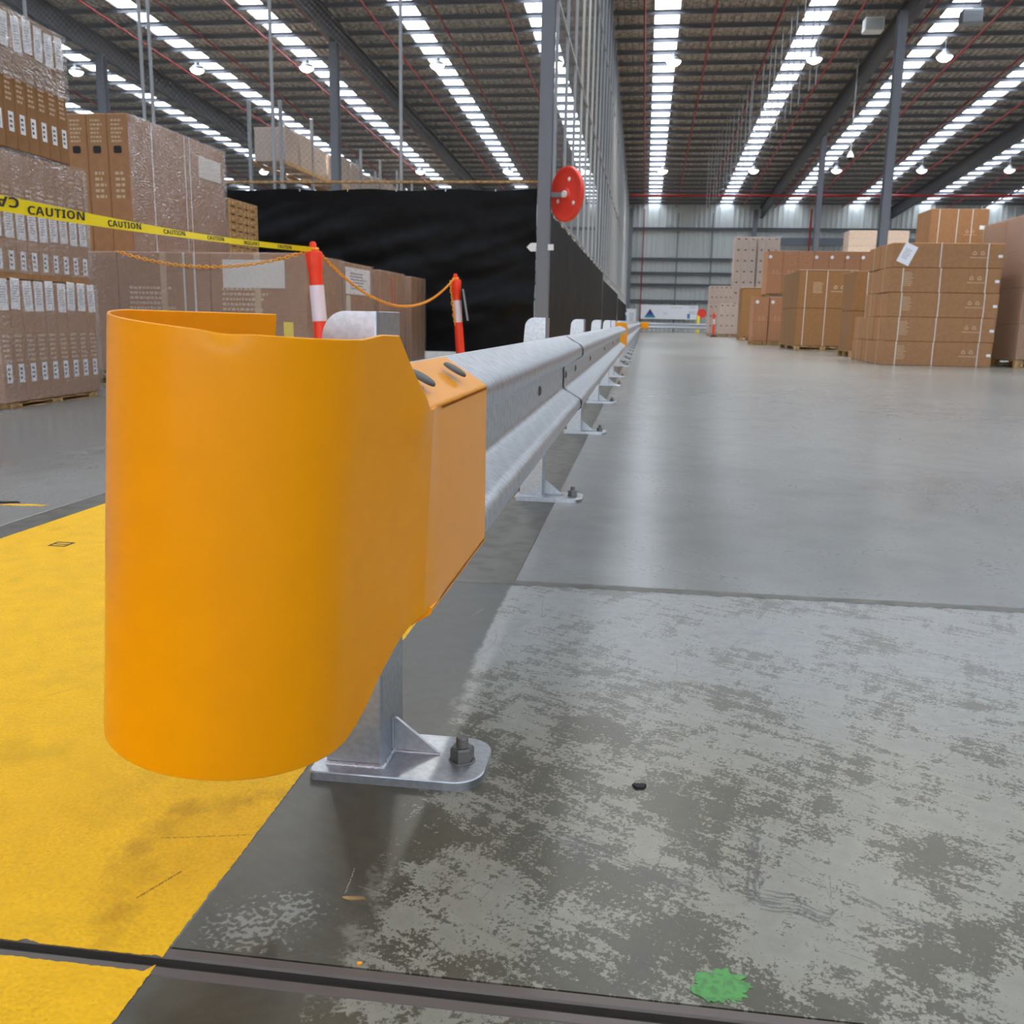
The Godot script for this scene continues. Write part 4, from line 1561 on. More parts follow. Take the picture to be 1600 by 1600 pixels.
	for lv in [3.4, 5.3]:
		for k in 18:
			var z := -29.7 - 1.38 * k
			if i >= 18 and k > 17:
				break
			var h := 0.75 + 0.3 * absf(sin(k * 2.3 + lv))
			var o := carton("wrapped_load", "film-wrapped load on the %s of the pallet rack, %s from its near end" % ["lower beam" if lv < 4.0 else "upper beam", ORD[k]], Vector3(-11.8, lv, z - 0.15), 0.0, Vector3(1.0, h, 1.1), M.kraft_pale, "wrapped loads on the rack")
			part("film_cover", box_mesh(Vector3(1.02, h + 0.01, 1.12), 0.02), M.film, o, Vector3(0, 0, 0.01))
			i += 1

# ---------------------------------------------------------------- bollards, chain and caution tape
func catenary(a: Vector3, b: Vector3, sag: float, n_p: int) -> PackedVector3Array:
	var out := PackedVector3Array()
	for k in n_p + 1:
		var t := float(k) / n_p
		out.append(a.lerp(b, t) - Vector3(0, sag * 4.0 * t * (1.0 - t), 0))
	return out

func chain_mesh(path: PackedVector3Array, pitch: float) -> ArrayMesh:
	var cv := Curve3D.new()
	for p in path:
		cv.add_point(p)
	var l := cv.get_baked_length()
	var b := MB.new()
	var n_l := int(l / pitch)
	for k in n_l:
		var p0 := cv.sample_baked(l * k / n_l)
		var p1 := cv.sample_baked(l * (k + 1) / n_l)
		var t := (p1 - p0).normalized()
		var side := t.cross(Vector3.UP).normalized()
		var up := side.cross(t)
		if k % 2 == 1:
			var q := side
			side = up
			up = q
		b.xf = Transform3D(Basis(t, side, t.cross(side)), (p0 + p1) * 0.5)
		var ring := PackedVector3Array()
		var hl := pitch * 0.62
		var hw := pitch * 0.30
		for s in 12:
			var an := TAU * s / 12.0
			ring.append(Vector3(cos(an) * hl, sin(an) * hw, 0))
		b.tube(ring, pitch * 0.14, 5, true)
	return b.done()

func bollard(label: String, at: Vector3, lean: float, h: float) -> Node3D:
	var o := thing("warning_bollard", label, "bollard", at, 0.0, "orange bollards with white bands")
	o.rotation.z = lean
	var s := h / 1.11
	var b := MB.new()
	b.lathe(PackedVector2Array([Vector2(0.0, 0.0), Vector2(0.17, 0.0), Vector2(0.19, 0.01), Vector2(0.19, 0.035), Vector2(0.16, 0.055), Vector2(0.075, 0.075), Vector2(0.07, 0.09), Vector2(0, 0.09)]), 28, 30.0)
	part("rubber_base", b.done(), M.rubber, o)
	b = MB.new()
	b.lathe(PackedVector2Array([Vector2(0.052, 0.07), Vector2(0.05, 0.5), Vector2(0.048, 0.52), Vector2(0.048, 0.90), Vector2(0.054, 0.93), Vector2(0.062, 1.03), Vector2(0.058, 1.045), Vector2(0.03, 1.055), Vector2(0.024, 1.06), Vector2(0.024, 1.10), Vector2(0.016, 1.115), Vector2(0.0, 1.118)]), 28, 40.0)
	part("tube", b.done(), M.orange, o)
	for y in [[0.565, 0.815]]:
		b = MB.new()
		b.lathe(PackedVector2Array([Vector2(0.0515, y[0]), Vector2(0.0515, y[1])]), 28, 40.0)
		part("reflective_band", b.done(), M.band_white, o)
	b = MB.new()
	var ring := PackedVector3Array()
	for k in 20:
		ring.append(Vector3(cos(TAU * k / 20.0) * 0.03, 1.062 + 0.004 * sin(k * 2.1), sin(TAU * k / 20.0) * 0.03))
	b.tube(ring, 0.011, 6, true)
	part("cap_collar", b.done(), M.chain, o)
	o.scale = Vector3.ONE * s
	return o

func build_bollards() -> void:
	var lean := 0.072
	var b1 := Vector3(-2.275, 0, -6.7)
	var b2 := Vector3(-2.10, 0, -11.0)
	bollard("leaning orange bollard with one white band, caution tape and chain tied to its top", b1, lean, 1.115)
	bollard("thinner orange bollard before the black cloth, chain looped over its top", b2, lean, 1.10)
	var b0 := Vector3(-3.35, 0, -3.75)
	var t1 := b1 + Basis(Vector3.BACK, lean) * Vector3(0, 1.06, 0)
	var t2 := b2 + Basis(Vector3.BACK, lean) * Vector3(0, 1.045, 0)
	single("plastic_chain", "orange plastic chain sagging between the two leaning bollards", "chain", chain_mesh(catenary(t1 + Vector3(0.02, 0, -0.03), t2 + Vector3(-0.02, 0, 0.03), 0.345, 40), 0.034), M.chain)
	var ch2 := catenary(t1 + Vector3(-0.03, 0, 0), Vector3(-4.02, 1.06, -7.02), 0.115, 30)
	single("plastic_chain", "orange plastic chain sagging before the low wrapped row, beside the labelled stack", "chain", chain_mesh(ch2, 0.034), M.chain)
	# loose end of the chain and the folded sign on the far bollard
	var tail := PackedVector3Array()
	for k in 14:
		tail.append(t2 + Vector3(-0.055 + 0.06 * k / 13.0 + 0.006 * sin(k * 1.7), -0.02 - 0.50 * k / 13.0, 0.05))
	single("plastic_chain", "loose tail of orange chain hanging down the thinner bollard", "chain", chain_mesh(tail, 0.034), M.chain)
	var sg := MB.new()
	sg.box(Vector3.ZERO, Vector3(0.006, 0.36, 0.26), 0.002)
	var sign_board := single("hanging_sign", "thin grey sign board hanging edge-on against the thinner bollard", "sign", sg.done(), M.grey_plastic, t2 + Vector3(0.115, -0.285, 0.0))
	sign_board.rotation = Vector3(0.0, 0.12, 0.16)

	# caution tape, folded and twisted a little on its way to the bollard
	var o := thing("caution_tape", "yellow caution tape with black lettering stretched to the leaning bollard", "tape")
	var a := Vector3(-3.38, 1.165, -4.05)
	var e := t1 + Vector3(0.0, 0.005, 0.032)
	var b := MB.new()
	var n_s := 120
	var rows := []
	var face := func(t: float) -> Array:
		var c := a.lerp(e, t) - Vector3(0, 0.035 * 4.0 * t * (1.0 - t), 0)
		var tw := -0.10 + 0.16 * sin(t * 7.0) + 0.35 * smoothstep(0.55, 1.0, t)
		var wd := lerpf(0.082, 0.036, smoothstep(0.05, 0.75, t))
		var d := (e - a).normalized()
		var up := Vector3.UP.rotated(d, tw)
		return [c, up, d.cross(up).normalized(), wd]
	for k in n_s + 1:
		rows.append(face.call(float(k) / n_s))
	for k in n_s:
		var r0: Array = rows[k]
		var r1: Array = rows[k + 1]
		for j in 4:
			var q := func(r: Array, v: float) -> Vector3: return r[0] + r[1] * r[3] * (v - 0.5) + r[2] * 0.006 * sin(v * 6.0)
			var v0 := j / 4.0
			var v1 := (j + 1) / 4.0
			b.quad(q.call(r0, v0), q.call(r1, v0), q.call(r1, v1), q.call(r0, v1), r0[2], r1[2], r1[2], r0[2])
	part("ribbon", b.done(), M.caution, o)
	var tm := TextMesh.new()
	var sf := SystemFont.new()
	sf.font_names = PackedStringArray(["Droid Sans"])
	sf.font_weight = 700
	tm.font = sf
	tm.text = "CAUTION"
	tm.font_size = 32
	tm.pixel_size = 0.0018
	tm.depth = 0.0008
	var aabb := tm.get_aabb()
	for w in [[0.135, PI, 1.0], [0.29, 0.0, 0.85], [0.44, 0.0, 0.72], [0.565, 0.0, 0.66], [0.68, 0.0, 0.66], [0.79, PI, 0.66], [0.90, 0.0, 0.66]]:
		var r: Array = face.call(w[0])
		var wm := part("lettering", tm, M.ink, o)
		var d := (e - a).normalized()
		var nn: Vector3 = r[2]
		if nn.dot(-Vector3(r[0])) < 0.0:
			nn = -nn
		var x := Vector3(r[1]).cross(nn).normalized()
		var bs := Basis(x, r[1], nn) * Basis(Vector3.BACK, w[1])
		var sc: float = r[3] * 0.62 / maxf(0.001, aabb.size.y)
		wm.transform = Transform3D(bs.scaled_local(Vector3(sc * 1.5 * w[2], sc, 1.0)), Vector3(r[0]) + nn * 0.006)

# ---------------------------------------------------------------- cartons on the other side of the aisle
func strapped(called: String, label: String, pos: Vector3, s: Vector3, m: Material, group: String, straps: Array, sticker := true, sym := 0.0, text := false) -> Node3D:
	var o := carton(called, label, pos, 0.0, s, m, group)
	for q in straps:
		part("strap", plate_mesh(0.016, s.y), M.strap, o, Vector3(-s.x / 2 + s.x * q, s.y / 2, 0.0005))
	if sticker:
		part("white_sticker", plate_mesh(0.062, 0.042) if s.y < 0.5 else plate_mesh(0.09, 0.07), M.paper, o, Vector3(s.x / 2 - (0.05 if s.y < 0.5 else 0.1), s.y * (0.48 if s.y < 0.5 else 0.62), 0.0025))
	if sym > 0.0:
		part("handling_symbols", symbols_mesh(sym), M.print_pale, o, Vector3(s.x * (0.275 if s.y < 0.5 else 0.2), s.y * 0.5, 0.001))
	if text:
		part("printed_text", print_mesh(0.17 if s.y < 0.5 else 0.25, s.y * (0.6 if s.y < 0.5 else 0.3), 8, 90), M.print_pale, o, Vector3(-s.x * 0.33 if s.y < 0.5 else -s.x * 0.15, s.y * 0.55, 0.001))
	return o

func build_right_goods() -> void:
	# five tiers of long cartons, the two lowest three deep
	var ht := 0.372
	for t in 5:
		var n_d := 3 if t < 2 else 2
		for k in n_d:
			var y := t * (ht + 0.004)
			var z := -15.93 - 0.765 * k
			var row: String = ["front", "second", "rear"][k]
			var o := strapped("long_carton", "long flat carton in the five-high stack, %s tier from the floor, %s row" % [ORD[t], row], Vector3(4.575 + (0.004 * ((t * 7 + k * 3) % 5) - 0.008), y, z), Vector3(1.645, ht, 0.755), M.kraft, "long cartons in the five-high stack", [0.44, 0.86] if t == 4 else [0.12, 0.46, 0.87], true, 0.105, t < 4)
			if k == 0 and t == 4:
				var nt := part("pasted_notice", plate_mesh(0.20, 0.31), M.paper, o, Vector3(-0.60, ht * 0.54, 0.002))
				nt.rotation.z = -0.42
				part("notice_print", print_mesh(0.12, 0.17, 6, 91), M.ink_soft, nt, Vector3(0, 0, 0.003))
			for q in [-0.28, 0.0]:
				var sp := part("end_tape", plate_mesh(0.05, ht), M.tape_clear, o, Vector3(-1.645 / 2 - 0.0004, ht / 2, -0.38 + q * 0.0))
				sp.rotation.y = -PI / 2
				if q == 0.0:
					break
	# two-high strapped block on a pallet
	pallet("wooden pallet under the strapped two-high block of big cartons", Vector3(4.255, 0, -24.0), 0.0, 1.34, 2.6, 0.10)
	for t in 2:
		for k in 3:
			strapped("big_carton", "big strapped carton of the two-high block, %s tier, %s row" % [["lower", "upper"][t], ["front", "second", "rear"][k]], Vector3(4.255, 0.105 + 0.885 * t, -24.0 - 0.87 * k), Vector3(1.345, 0.88, 0.855), M.kraft_dark, "big cartons in the strapped block", [0.13, 0.49, 0.90], t == 1, 0.15 if t == 1 else 0.0, t == 1)
	var ed := MB.new()
	ed.bb(Vector3(3.575, 1.874, -24.03), Vector3(4.935, 1.886, -23.985), 0.002)
	single("edge_board", "pale cardboard edge strip along the top of the strapped block", "edge strip", ed.done(), M.kraft_pale)
	# block behind the five-high stack
	pallet("wooden pallet behind the stack of long cartons", Vector3(4.5, 0, -19.3), 0.0, 1.15, 1.2, 0.12)
	for t in 2:
		strapped("big_carton", "big brown carton half hidden behind the five-high stack, %s of its pair" % ["lower", "upper"][t], Vector3(4.5, 0.125 + 0.75 * t, -19.3), Vector3(1.15, 0.745, 1.1), M.kraft_dark, "big cartons behind the long cartons", [0.2, 0.8], false)
	# tall group that looks over the five-high stack
	pallet("wooden pallet under the carton group that overlooks the long cartons", Vector3(5.66, 0, -19.2), 0.0, 1.12, 0.95, 0.12)
	for t in 3:
		for k in 3:
			var o := strapped("big_carton", "big carton of the group overlooking the long cartons, %s tier, %s row" % [ORD[t], ["front", "second", "rear"][k]], Vector3(5.66, 0.125 + 0.875 * t, -19.2 - 0.31 * k), Vector3(1.02, 0.87, 0.302), M.kraft, "cartons overlooking the long stack", [0.15, 0.47, 0.72], t == 2, 0.09 if t == 2 else 0.0, false)
	# film-wrapped tower at the right
	pallet("wooden pallet under the film-wrapped tower at the right edge", Vector3(6.40, 0, -15.8), 0.0, 1.4, 2.1, 0.12)
	for t in 4:
		for k in 2:
			strapped("big_carton", "brown carton inside the film-wrapped tower, %s tier, %s row" % [ORD[t], ["front", "rear"][k]], Vector3(6.40, 0.125 + 0.55 * t, -15.8 - 1.05 * k), Vector3(1.4, 0.545, 1.045), M.kraft, "cartons in the film-wrapped tower", [0.3, 0.7], false)
	film("shiny film round the tall carton tower at the right edge", Vector3(6.40, 0.124, -15.79), 0.0, Vector3(1.405, 2.20, 2.11))
	# upright cartons on a low pallet
	for k in 2:
		pallet("pale low pallet under the %s of the two upright cartons" % ["outer", "inner"][k], Vector3(3.27 + 0.435 * k, 0, -28.5), 0.0, 0.42, 1.0, 0.12)
		var o := carton("upright_carton", "upright reddish carton on a low pale pallet, %s of the pair" % ["outer", "inner"][k], Vector3(3.27 + 0.435 * k, 0.125, -28.5), 0.0, Vector3(0.415, 1.235, 1.0), M.kraft_red, "pair of upright cartons")
		part("round_sticker", key_mesh("round", func() -> Mesh:
			var b := MB.new()
			b.xf = Transform3D(Basis(Vector3.RIGHT, PI / 2), Vector3.ZERO)
			b.lathe(PackedVector2Array([Vector2(0, 0.003), Vector2(0.05, 0.003), Vector2(0.05, 0.0)]), 20, 20.0)
			return b.done()), M.paper, o, Vector3(-0.12, 1.09, 0.0005))
		part("handling_symbols", symbols_mesh(0.1), M.print_pale, o, Vector3(0.02, 0.62, 0.001))
	# long row of tall reddish cartons
	for t in 2:
		pallet("long wooden pallet in the row of reddish cartons, %s one" % ["floor", "raised"][t], Vector3(5.09, 1.37 * t, -30.0), 0.0, 3.1, 1.2, 0.12)
		for k in 7:
			var o := carton("upright_carton", "upright reddish carton, %s row behind the strapped block, %s from the aisle" % [["lower", "upper"][t], ORD[k]], Vector3(3.76 + 0.443 * k, 0.125 + 1.37 * t, -30.0), 0.0, Vector3(0.438, 1.24, 1.2), M.kraft_red, "long row of reddish cartons")
			if k != 1 and k != 2:
				part("round_sticker", cache["round"], M.paper, o, Vector3(-0.15, 1.07, 0.0005))
			part("handling_symbols", symbols_mesh(0.1), M.print_pale, o, Vector3(0.02, 0.62, 0.001))
	# lone carton pair beyond
	pallet("dark pallet under the lone tall brown carton pair", Vector3(3.82, 0, -36.0), 0.0, 0.8, 1.2, 0.12)
	for t in 2:
		carton("big_carton", "plain brown carton of the lone pair beyond the upright cartons, %s one" % ["lower", "upper"][t], Vector3(3.82, 0.125 + 0.875 * t, -36.0), 0.0, Vector3(0.78, 0.87, 1.2), M.kraft_dark, "lone carton pair")
	var tp := MB.new()
	tp.bb(Vector3(3.42, 1.872, -36.9), Vector3(4.2, 1.895, -35.98), 0.004)
	single("edge_board", "pale board lying on the lone brown carton pair", "edge strip", tp.done(), M.kraft_pale)
	# wrapped case pallets
	for g in [[3.72, -44.0, 0.99, 3, 0.44, 4, "low wrapped pallet beside the far orange post", "low far pallet"], [3.42, -45.8, 1.06, 5, 0.43, 5, "taller wrapped pallet behind the low one", "taller far pallet"]]:
		pallet("wooden pallet under the %s" % g[6], Vector3(g[0], 0, g[1]), 0.0, g[2], 1.0, 0.13)
		for t in g[3]:
			for k in g[5]:
				var w: float = g[2] / g[5]
				var o := carton("case_carton", "case carton on the %s, %s tier, %s across" % [g[7], ORD[t], ORD[k]], Vector3(g[0] - g[2] / 2 + w * (k + 0.5), 0.135 + g[4] * t, g[1]), 0.0, Vector3(w - 0.004, g[4] - 0.004, 1.0), M.kraft_pale, "case cartons on far pallets")
				part("grip_hole", plate_mesh(w * 0.3, 0.05), M.ink, o, Vector3(0, g[4] * 0.8, 0.0004))
		film("film round the %s" % g[6], Vector3(g[0], 0.1, g[1] + 0.005), 0.0, Vector3(g[2], g[3] * g[4] + 0.04, 1.01))
	for c in 2:
		var cx := 4.55 + 1.07 * c
		pallet("wooden pallet under the very tall wrapped case column, %s one" % ["outer", "inner"][c], Vector3(cx, 0, -47.6), 0.0, 1.0, 1.0, 0.13)
		for t in 9:
			for k in 3:
				var w := 0.333
				var o := carton("case_carton", "case carton in the %s very tall column, %s tier, %s across" % [["outer", "inner"][c], ORD[t], ORD[k]], Vector3(cx - 0.333 + w * k, 0.135 + 0.497 * t, -47.6), 0.0, Vector3(w - 0.004, 0.493, 1.0), M.kraft_pale, "case cartons in the tall columns")
				part("grip_hole", plate_mesh(0.1, 0.06), M.ink, o, Vector3(0, 0.4, 0.0004))
		film("film round the very tall case column, %s one" % ["outer", "inner"][c], Vector3(cx, 0.1, -47.595), 0.0, Vector3(1.0, 4.5, 1.01))
	# pale wrapped cases standing high at the back
	for c in 2:
		var cx: float = [7.86, 9.0][c]
		pallet("wooden pallet carrying the pale wrapped cases near the back, %s one" % ["first", "second"][c], Vector3(cx, 0, -38.0), 0.0, 1.0, 1.0, 0.13)
		for t in 7:
			var o := carton("case_carton", "pale wrapped case near the back wall, %s pile, %s tier" % [["first", "second"][c], ORD[t]], Vector3(cx, 0.135 + 0.562 * t, -38.0), 0.0, Vector3(1.0, 0.557, 1.0), M.kraft_pale, "pale wrapped cases")
			part("print_band", print_mesh(0.9, 0.05, 1, 97), M.ink_soft, o, Vector3(0, 0.28, 0.001))

# ---------------------------------------------------------------- far end
func build_far_end() -> void:
	# barrier across the end
	var o := thing("end_barrier", "galvanised corrugated rail running across the floor before the far wall", "guard rail", Vector3(0.0, 0, -57.6), PI / 2)
	var b := MB.new()
	b.extrude(rail_profile(0.004), -3.4, 0.0, 50.0)
	var bm := part("corrugated_beam", b.done(), M.rail, o)
	bm.basis = Basis(Vector3.UP, PI)
	bm.position = Vector3(0, 0, 0)
	o.rotation.y = 0.0
	o.position = Vector3(0.15, 0, -57.6)
	bm.basis = Basis(Vector3.UP, -PI / 2)
	for x in [0.5, 2.0, 3.2]:
		b = MB.new()
		b.bb(Vector3(x - 0.05, 0, -0.12), Vector3(x + 0.05, 0.5, -0.05 - 0.28 + 0.28), 0.004)
		part("post", b.done(), M.galv, o, Vector3(0, 0, -0.32))
	b = MB.new()
	b.bb(Vector3(-0.42, 0.20, -0.36), Vector3(0.06, 0.56, -0.20), 0.03)
	part("end_cap", b.done(), M.cap, o)
	# upright yellow post and red reel
	b = MB.new()
	b.lathe(PackedVector2Array([Vector2(0.085, 0), Vector2(0.085, 0.95), Vector2(0.07, 0.99), Vector2(0, 1.0)]), 20, 40.0)
	o = thing("safety_post", "round yellow safety post at the end of the far cross rail", "bollard", Vector3(3.10, 0, -58.6))
	part("tube", b.done(), M.caution, o)
	b = MB.new()
	b.bb(Vector3(-0.15, 0, -0.15), Vector3(0.15, 0.012, 0.15), 0.003)
	part("base_plate", b.done(), M.caution, o)
	o = thing("hose_reel", "small red hose reel on a stand by the far yellow post", "hose reel", Vector3(3.38, 0, -60.0))
	b = MB.new()
	b.xf = Transform3D(Basis(Vector3.RIGHT, PI / 2), Vector3(0, 1.15, 0))
	b.lathe(PackedVector2Array([Vector2(0, 0.03), Vector2(0.24, 0.02), Vector2(0.27, 0.05), Vector2(0.28, 0.0), Vector2(0.2, -0.02), Vector2(0.2, -0.12), Vector2(0.28, -0.14), Vector2(0.27, -0.16), Vector2(0, -0.16)]), 28, 30.0)
	part("reel", b.done(), M.reel_red, o)
	b = MB.new()
	b.bb(Vector3(-0.03, 0, -0.2), Vector3(0.03, 1.2, -0.16), 0.004)
	part("stand", b.done(), M.pole, o)
	# slim orange post by the wrapped pallets
	bollard("small distant orange bollard before the low wrapped pallet", Vector3(3.0, 0, -43.4), 0.02, 1.05)
	# posters on the far wall
	o = thing("wall_banner", "wide white banner with a striped coloured triangle on the far wall", "banner", Vector3(-0.32, 0.78, Z_FAR + 0.30))
	b = MB.new()
	b.bb(Vector3(0, 0, -0.01), Vector3(3.55, 0.87, 0.01), 0.004)
	part("sheet", b.done(), M.paper, o)
	var cols := [srgb(120, 30, 90), srgb(96, 44, 120), srgb(66, 70, 150), srgb(60, 110, 170), srgb(70, 150, 160)]
	for k in 5:
		var ya := 0.62 - 0.54 * k / 5.0
		var yb := 0.62 - 0.54 * (k + 1) / 5.0
		var wa := 0.36 * k / 5.0
		var wb := 0.36 * (k + 1) / 5.0
		b = MB.new()
		var pg := PackedVector2Array([Vector2(0.58 - wb, yb), Vector2(0.58 + wb, yb), Vector2(0.58 + wa, ya)])
		if k > 0:
			pg.append(Vector2(0.58 - wa, ya))
		b.extrude(pg, 0.0105, 0.0125)
		part("triangle_band", b.done(), mat(cols[k], 0.7), o)
	part("headline", print_mesh(0.9, 0.07, 1, 201), M.ink_soft, o, Vector3(2.3, 0.72, 0.011))
	part("headline", print_mesh(0.5, 0.1, 2, 202), M.ink_soft, o, Vector3(3.25, 0.74, 0.011))
	part("small_print", print_mesh(0.5, 0.2, 5, 203), M.ink_soft, o, Vector3(3.25, 0.42, 0.011))
	part("blue_figure", plate_mesh(0.16, 0.28), mat(srgb(70, 140, 196), 0.7), o, Vector3(2.98, 0.2, 0.0102))
	part("small_print", print_mesh(0.3, 0.1, 3, 204), M.ink_soft, o, Vector3(1.55, 0.35, 0.011))
	o = thing("wall_poster", "upright white poster with blue and black figures beside the wide banner", "poster", Vector3(-1.48, 0.42, Z_FAR + 0.62))
	b = MB.new()
	b.bb(Vector3(0, 0, -0.01), Vector3(0.88, 0.96, 0.01), 0.004)
	part("sheet", b.done(), M.paper, o)
	part("black_figure", plate_mesh(0.1, 0.2), M.ink, o, Vector3(0.23, 0.84, 0.0102))
	part("blue_figure", plate_mesh(0.14, 0.36), mat(srgb(84, 140, 190), 0.7), o, Vector3(0.23, 0.38, 0.0102))
	part("small_print", print_mesh(0.3, 0.6, 7, 205), M.ink_soft, o, Vector3(0.62, 0.42, 0.011))
	# red water pipes near the far wall
	b = MB.new()
	b.bar(Vector3(-1.1, 7.1, -52.6), Vector3(30.0, 7.1, -52.6), 0.06, 10)
	single("sprinkler_main", "bright red sprinkler main crossing under the roof near the far wall", "pipe", b.done(), M.brick_red)
	for x in [[-0.35, 7.4, "thin red drop pipe down the far wall by the wide banner"], [9.6, 7.4, "red drop pipe down the far wall behind the pale wrapped cases"]]:
		b = MB.new()
		b.bar(Vector3(x[0], 0.0, Z_FAR + 0.62), Vector3(x[0], x[1], Z_FAR + 0.62), 0.035 if x[0] < 1.0 else 0.06, 8)
		single("drop_pipe", x[2], "pipe", b.done(), M.brick_red)

# ---------------------------------------------------------------- things on the ceiling
func build_ceiling_things() -> void:
	var xf := roof_xf()
	# sprinkler branch pipes
	var i := 0
	for x in [-22.0, -18.3, -16.3, -14.1, -12.15, -10.2, -8.25, -6.3, -4.3, -2.4, -0.4, 1.55, 3.4, 5.5, 7.4, 9.3, 11.25, 13.2, 17.2, 19.2]:
		var b := MB.new()
		b.xf = xf
		b.tube(PackedVector3Array([Vector3(x, -0.36, -61.0), Vector3(x, -0.36, 14.8)]), 0.032, 8)
		var where := "in the left bay" if x < -1.4 else "in the aisle bay"
		single("sprinkler_pipe", "thin red sprinkler pipe under the roof %s, %s from the mesh fence" % [where, ORD[(9 - i) if x < -1.4 else (i - 10)]], "pipe", b.done(), M.brick_red, Vector3.ZERO, "sprinkler pipes under the roof")
		i += 1
	# high bay lamps
	var body := MB.new()
	body.lathe(PackedVector2Array([Vector2(0, 0.24), Vector2(0.08, 0.23), Vector2(0.10, 0.15), Vector2(0.2, 0.09), Vector2(0.24, 0.0), Vector2(0.235, 0.0), Vector2(0.19, 0.095), Vector2(0.0, 0.12)]), 24, 35.0)
	var bmesh_ := body.done()
	var glow := MB.new()
	glow.lathe(PackedVector2Array([Vector2(0, -0.13), Vector2(0.10, -0.115), Vector2(0.19, -0.06), Vector2(0.232, 0.02), Vector2(0, 0.03)]), 24, 35.0)
	var gmesh := glow.done()
	var n_r := 0
	for z in [-16.2, -32.7, -49.2]:
		n_r += 1
		for k in SKY_X.size():
			if k < 3 or k > 14 or z > -20.0 and (k < 7 or k > 12):
				continue
			var x: float = SKY_X[k] + 0.28
			var y := roof_y(z) - 0.62
			var side := "left bay" if x < -1.4 else "aisle bay"
			var nth: int = 8 - k if x < -1.4 else k - 9
			var o := thing("high_bay_lamp", "high bay lamp under the %s rooflight from the fence, %s, %s lamp row" % [ORD[nth], side, ORD[n_r - 1]], "lamp", Vector3(x, y, z), 0.0, "high bay lamps")
			part("reflector", bmesh_, M.lamp_body, o)
			part("lens", gmesh, M.lamp_glow, o)
			var st := MB.new()
			st.bar(Vector3(0, 0.23, 0), Vector3(0, 0.5, 0), 0.012, 6)
			part("hanger", st.done(), M.pole, o)
			var l := SpotLight3D.new()
			l.name = "lamp_light"
			l.light_color = srgb(255, 246, 226)
			l.light_energy = 14.0
			l.light_size = 0.2
			l.spot_angle = 72.0
			l.spot_angle_attenuation = 0.6
			l.spot_range = 80.0
			l.spot_attenuation = 2.0
			l.shadow_enabled = true
			l.rotation.x = -PI / 2
			l.position = Vector3(0, -0.16, 0)
			o.add_child(l)
	# vent boxes
	for v in [[5.9, 8.75, -29.6, "white louvred box hanging under the roof beside the dark rafter"], [8.4, 8.85, -29.4, "grey louvred box hanging under the third aisle rooflight"]]:
		var o := thing("louvred_box", v[3], "heater", Vector3(v[0], v[1], v[2]))
		var b := MB.new()
		b.bb(Vector3(-0.26, -0.16, -0.2), Vector3(0.26, 0.2, 0.2), 0.02)
		part("case", b.done(), M.white_paint if v[0] < 7.0 else M.grey_plastic, o)
		for k in 7:
			b = MB.new()
			b.box(Vector3(0, 0, 0), Vector3(0.44, 0.012, 0.02), 0.002)
			part("louvre", b.done(), M.grey_plastic, o, Vector3(0, -0.11 + k * 0.04, 0.205))
		for dx in [-0.22, 0.22]:
			b = MB.new()
			b.bar(Vector3(dx, 0.2, 0), Vector3(dx, roof_y(v[2]) - v[1], 0), 0.008, 4)
			part("hanger", b.done(), M.pole, o)
	# fine cables hanging in two rows
	i = 0
	for k in 22:
		var t := k / 21.0
		var x := lerpf(4.1, 2.55, t)
		var z := lerpf(-27.2, -46.5, t) + (0.35 if k % 3 == 1 else 0.0)
		if absf(x - 3.4) < 0.08:
			x = 3.3
		var b := MB.new()
		b.bar(Vector3(0, -0.01, 0), Vector3(0, -2.9, 0), 0.016, 4)
		single("hanging_cable", "thin pale cable hanging between the first two aisle rooflights, %s in its row" % ORD[k], "cable", b.done(), M.pole, Vector3(x, roof_y(z), z), "thin hanging cables")
	# pale cups on a suspended line
	for k in 9:
		var t := k / 8.0
		var z := lerpf(-38.0, -55.0, pow(t, 0.8))
		var x := lerpf(3.95, 3.66, t)
		var o := thing("suspended_cup", "small pale cup lamp hung beside the second aisle rooflight, %s in the line" % ORD[k], "lamp", Vector3(x, roof_y(z) - 0.75, z), 0.0, "suspended cups")
		var b := MB.new()
		b.lathe(PackedVector2Array([Vector2(0, 0.08), Vector2(0.05, 0.07), Vector2(0.13, 0.0), Vector2(0.12, 0.0), Vector2(0, 0.05)]), 16, 30.0)
		part("shade", b.done(), M.lamp_body, o)
		b = MB.new()
		b.bar(Vector3(0, 0.07, 0), Vector3(0, 0.75, 0), 0.006, 4)
		part("hanger", b.done(), M.pole, o)
	# camera on a drop pole
	var o := thing("drop_camera", "white dome camera at the end of a thin pole hung from the roof", "camera", Vector3(6.42, 6.0, -34.05))
	var b := MB.new()
	b.lathe(PackedVector2Array([Vector2(0.03, 0.2), Vector2(0.06, 0.16), Vector2(0.11, 0.06), Vector2(0.11, 0.0), Vector2(0.0, 0.0)]), 18, 35.0)
	part("housing", b.done(), M.white_paint, o)
	b = MB.new()
	b.lathe(PackedVector2Array([Vector2(0.085, 0.0), Vector2(0.07, -0.05), Vector2(0.0, -0.085)]), 18, 60.0)
	part("dome", b.done(), M.rubber, o)
	b = MB.new()
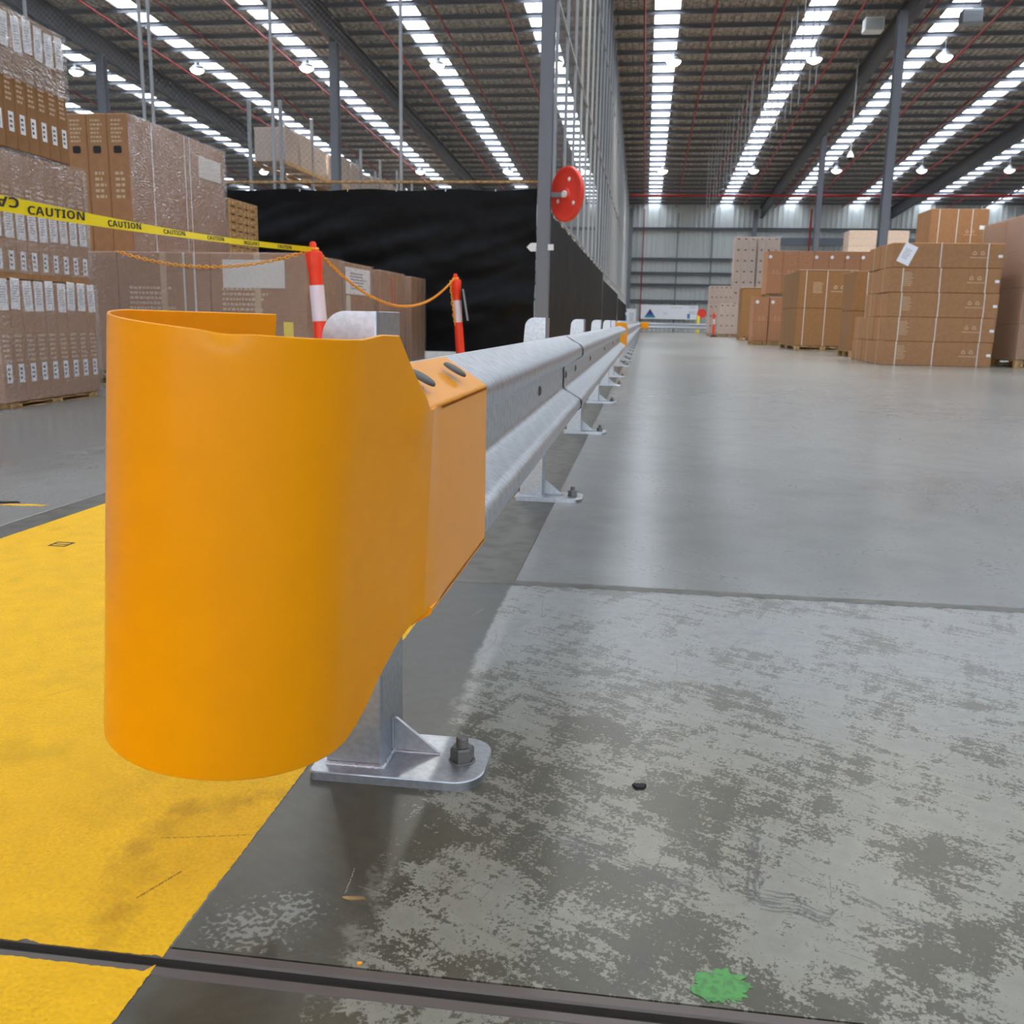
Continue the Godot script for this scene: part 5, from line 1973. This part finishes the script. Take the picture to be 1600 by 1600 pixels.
	b.bar(Vector3(0, 0.18, 0), Vector3(0, roof_y(-34.05) - 6.03, 0), 0.02, 8)
	part("drop_pole", b.done(), M.pole, o)

# ---------------------------------------------------------------- small things on the floor
func blob(seed_: int, rx: float, rz: float, rough: float, t: float) -> ArrayMesh:
	var b := MB.new()
	b.xf = Transform3D(Basis(Vector3.RIGHT, PI / 2), Vector3.ZERO)
	var f := noise(seed_, 1.0, 4)
	var p := PackedVector2Array()
	for k in 90:
		var a := TAU * k / 90.0
		var r := 1.0 + rough * f.get_noise_2d(cos(a) * 2.4, sin(a) * 2.4) + rough * 0.5 * f.get_noise_2d(cos(a) * 9.0 + 20.0, sin(a) * 9.0)
		p.append(Vector2(cos(a) * rx, sin(a) * rz) * r)
	b.extrude(p, -t, 0.0, 40.0)
	return b.done()

func build_small_things() -> void:
	var o := single("paint_patch", "torn patch of green paint on the worn concrete by the steel joint", "paint patch", blob(307, 0.027, 0.021, 0.4, 0.0007), M.green, Vector3(0.098, 0.0, -0.800))
	o.rotation.y = 0.4
	single("debris_speck", "small black lump lying on the worn concrete near the bolted base plate", "debris", blob(302, 0.0075, 0.006, 0.7, 0.003), M.rubber, Vector3(0.02, 0.0, -1.176))
	o = single("leaf_scrap", "tiny dry tan leaf on the dark concrete before the base plate", "leaf", blob(303, 0.011, 0.003, 0.4, 0.0012), M.timber, Vector3(-0.279, 0.0, -0.876))
	o.rotation.y = 0.1
	single("debris_speck", "tiny orange crumb on the dark concrete by the steel joint", "debris", blob(304, 0.0022, 0.0022, 0.4, 0.0015), M.chain, Vector3(-0.243, 0.0, -0.776))
	o = single("paint_patch", "short smear of yellow paint beyond the long joint", "paint patch", blob(305, 0.07, 0.014, 0.5, 0.0007), M.paint, Vector3(-1.93, 0.0, -2.72))
	o.rotation.y = 0.1
	o = single("tape_scrap", "dark tangled tape scrap beside the yellow smear on the floor", "debris", blob(306, 0.09, 0.010, 0.8, 0.004), M.rubber, Vector3(-2.06, 0.0, -2.735))
	o.rotation.y = 0.1
